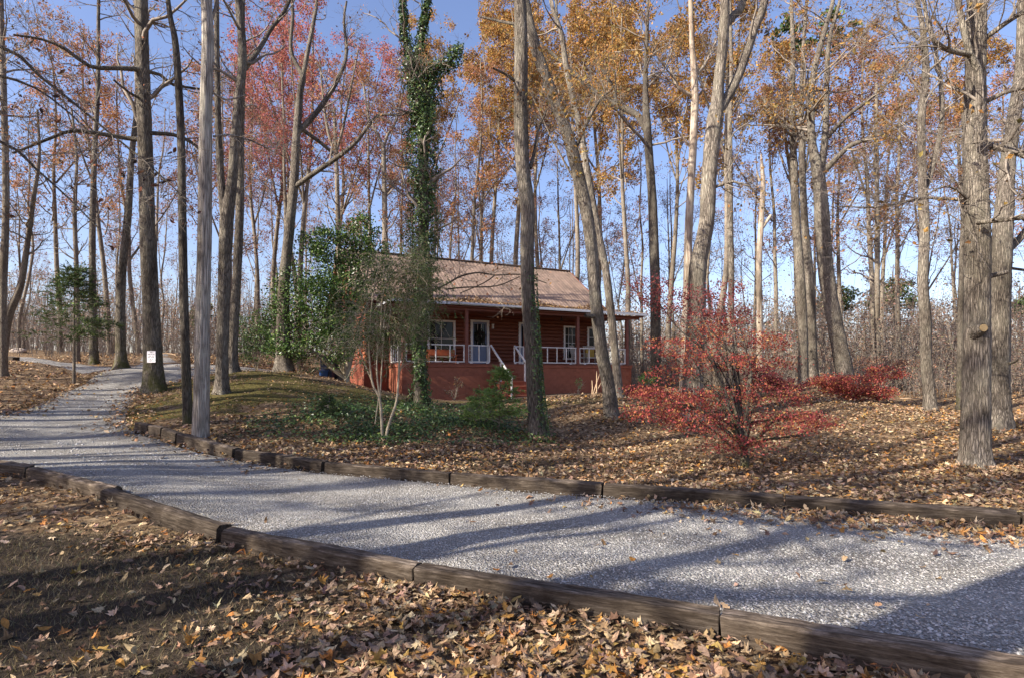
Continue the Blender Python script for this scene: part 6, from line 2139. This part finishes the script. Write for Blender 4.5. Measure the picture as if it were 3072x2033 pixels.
# sticks leaning on the foundation, right of the steps
for i, (x0, y0, x1, y1, lab) in enumerate([(1779, 1172, 1800, 1118, "longest bare stick leaning on the foundation behind the leaning trunk"), (1776, 1172, 1776, 1140, "short upright stick against the foundation"), (1784, 1173, 1806, 1142, "slanting stick low against the foundation"), (1790, 1172, 1790, 1112, "thin upright stick with a bent tip by the foundation")]):
    Yb = 27.6
    a_ = Acc()
    p0 = G(x0, Yb)
    p1 = W(x1, y1, Yb + 0.5)
    mid = (p0 + p1) / 2 + rng.normal(0, 0.02, 3)
    tubes(a_, [[p0, mid, p1]], [[0.03, 0.026, 0.018]], 7, cap=True)
    tag(a_.build("leaning_stick", MAT["stick"], None, True), lab, "stick", "sticks by the foundation")
# fallen branches
for i, (pts, lab, rr) in enumerate([
    ([(1480, 19.5, .04), (1560, 19.8, .08), (1650, 20.2, .05), (1735, 20.3, .1)], "fallen branch lying in front of the foundation right of the oak", 0.022),
    ([(1610, 21.5, .05), (1700, 21.8, .12), (1800, 21.9, .05)], "second fallen branch nearer the foundation", 0.02),
    ([(430, 29.0, .12), (500, 29.3, .3), (560, 29.0, .15), (600, 29.2, .35)], "pale fallen limb lying across the bank behind the sign tree", 0.03),
    ([(2700, 22.0, .05), (2760, 21.8, .14), (2850, 21.9, .08)], "fallen branch at the wood edge beside the crooked tree", 0.025),
]):
    P = np.array([G(a0, b0) + [0, 0, dz] for a0, b0, dz in pts])
    a_ = Acc()
    p, r = resample(P, rr * np.linspace(1, 0.4, len(P)), 0.3)
    tubes(a_, p[None], r[None], 7, cap=True)
    C, RC = spawn(p[None], r[None], 7, 0.2, 1, 0.6, 45, 4, 0.5, 0.1, 0.25)
    tubes(a_, C, RC, 4)
    tag(a_.build("fallen_branch", MAT["stick"], None, True), lab, "branch", "fallen branches")
# leaves heaped round the feet of the trunks
hp = Acc()
for (px, Y, r_, n) in ((2926, 9.5, 0.42, 420), (2996, 13, 0.5, 300), (1616, 12.6, 0.4, 260), (1836, 15, 0.4, 200), (2076, 15, 0.45, 260), (2792, 17, 0.35, 160), (601, 11, 0.3, 120)):
    th = rng.uniform(0, 2 * np.pi, n)
    rr_ = r_ * (0.75 + np.abs(rng.normal(0, 0.45, n)))
    g_ = G(px, Y)
    X, Y_ = g_[0] + rr_ * np.cos(th), g_[1] + rr_ * np.sin(th)
    put_leaves(hp, np.stack([X, Y_, H(X, Y_) + np.maximum(0.14 - 0.2 * (rr_ - r_ * 0.75), 0.01) * rng.uniform(0.2, 1, n)], -1), rng.uniform(0.06, 0.11, n), rng.normal(0, 0.5, (n, 3)) + [0, 0, 1], pick(PAL["litter"], n, 0.25), templ=0, curl=0.45)
u = hp.build("leaf_drifts", MAT["dry"], None, False, "stuff")
tag(u, "dry leaves heaped around the feet of the nearer trunks", "leaves")
# pale rock on the left bank
g0 = G(55, 31.0)
n1, n2 = 8, 14
V = []
for i in range(n1 + 1):
    for j in range(n2):
        ph, th_ = math.pi * i / n1, 2 * math.pi * j / n2
        k_ = 1 + 0.12 * math.sin(3 * th_ + ph * 2) + 0.08 * math.sin(5 * th_ - ph)
        V.append(g0 + [0.42 * k_ * math.sin(ph) * math.cos(th_), 0.28 * k_ * math.sin(ph) * math.sin(th_), 0.05 + 0.17 * k_ * math.cos(ph)])
a_ = Acc()
a_.add(V, [(i * n2 + j, i * n2 + (j + 1) % n2, (i + 1) * n2 + (j + 1) % n2, (i + 1) * n2 + j) for i in range(n1) for j in range(n2)])
tag(a_.build("boulder", MAT["rock"], None, True), "pale boulder on the leaf bank at the left edge", "rock")
for o in bpy.data.objects:
    if "_w" in o:
        del o["_w"]

# print("TRIS", sum((len(me.loops) - 2 * len(me.polygons)) for me in bpy.data.meshes))
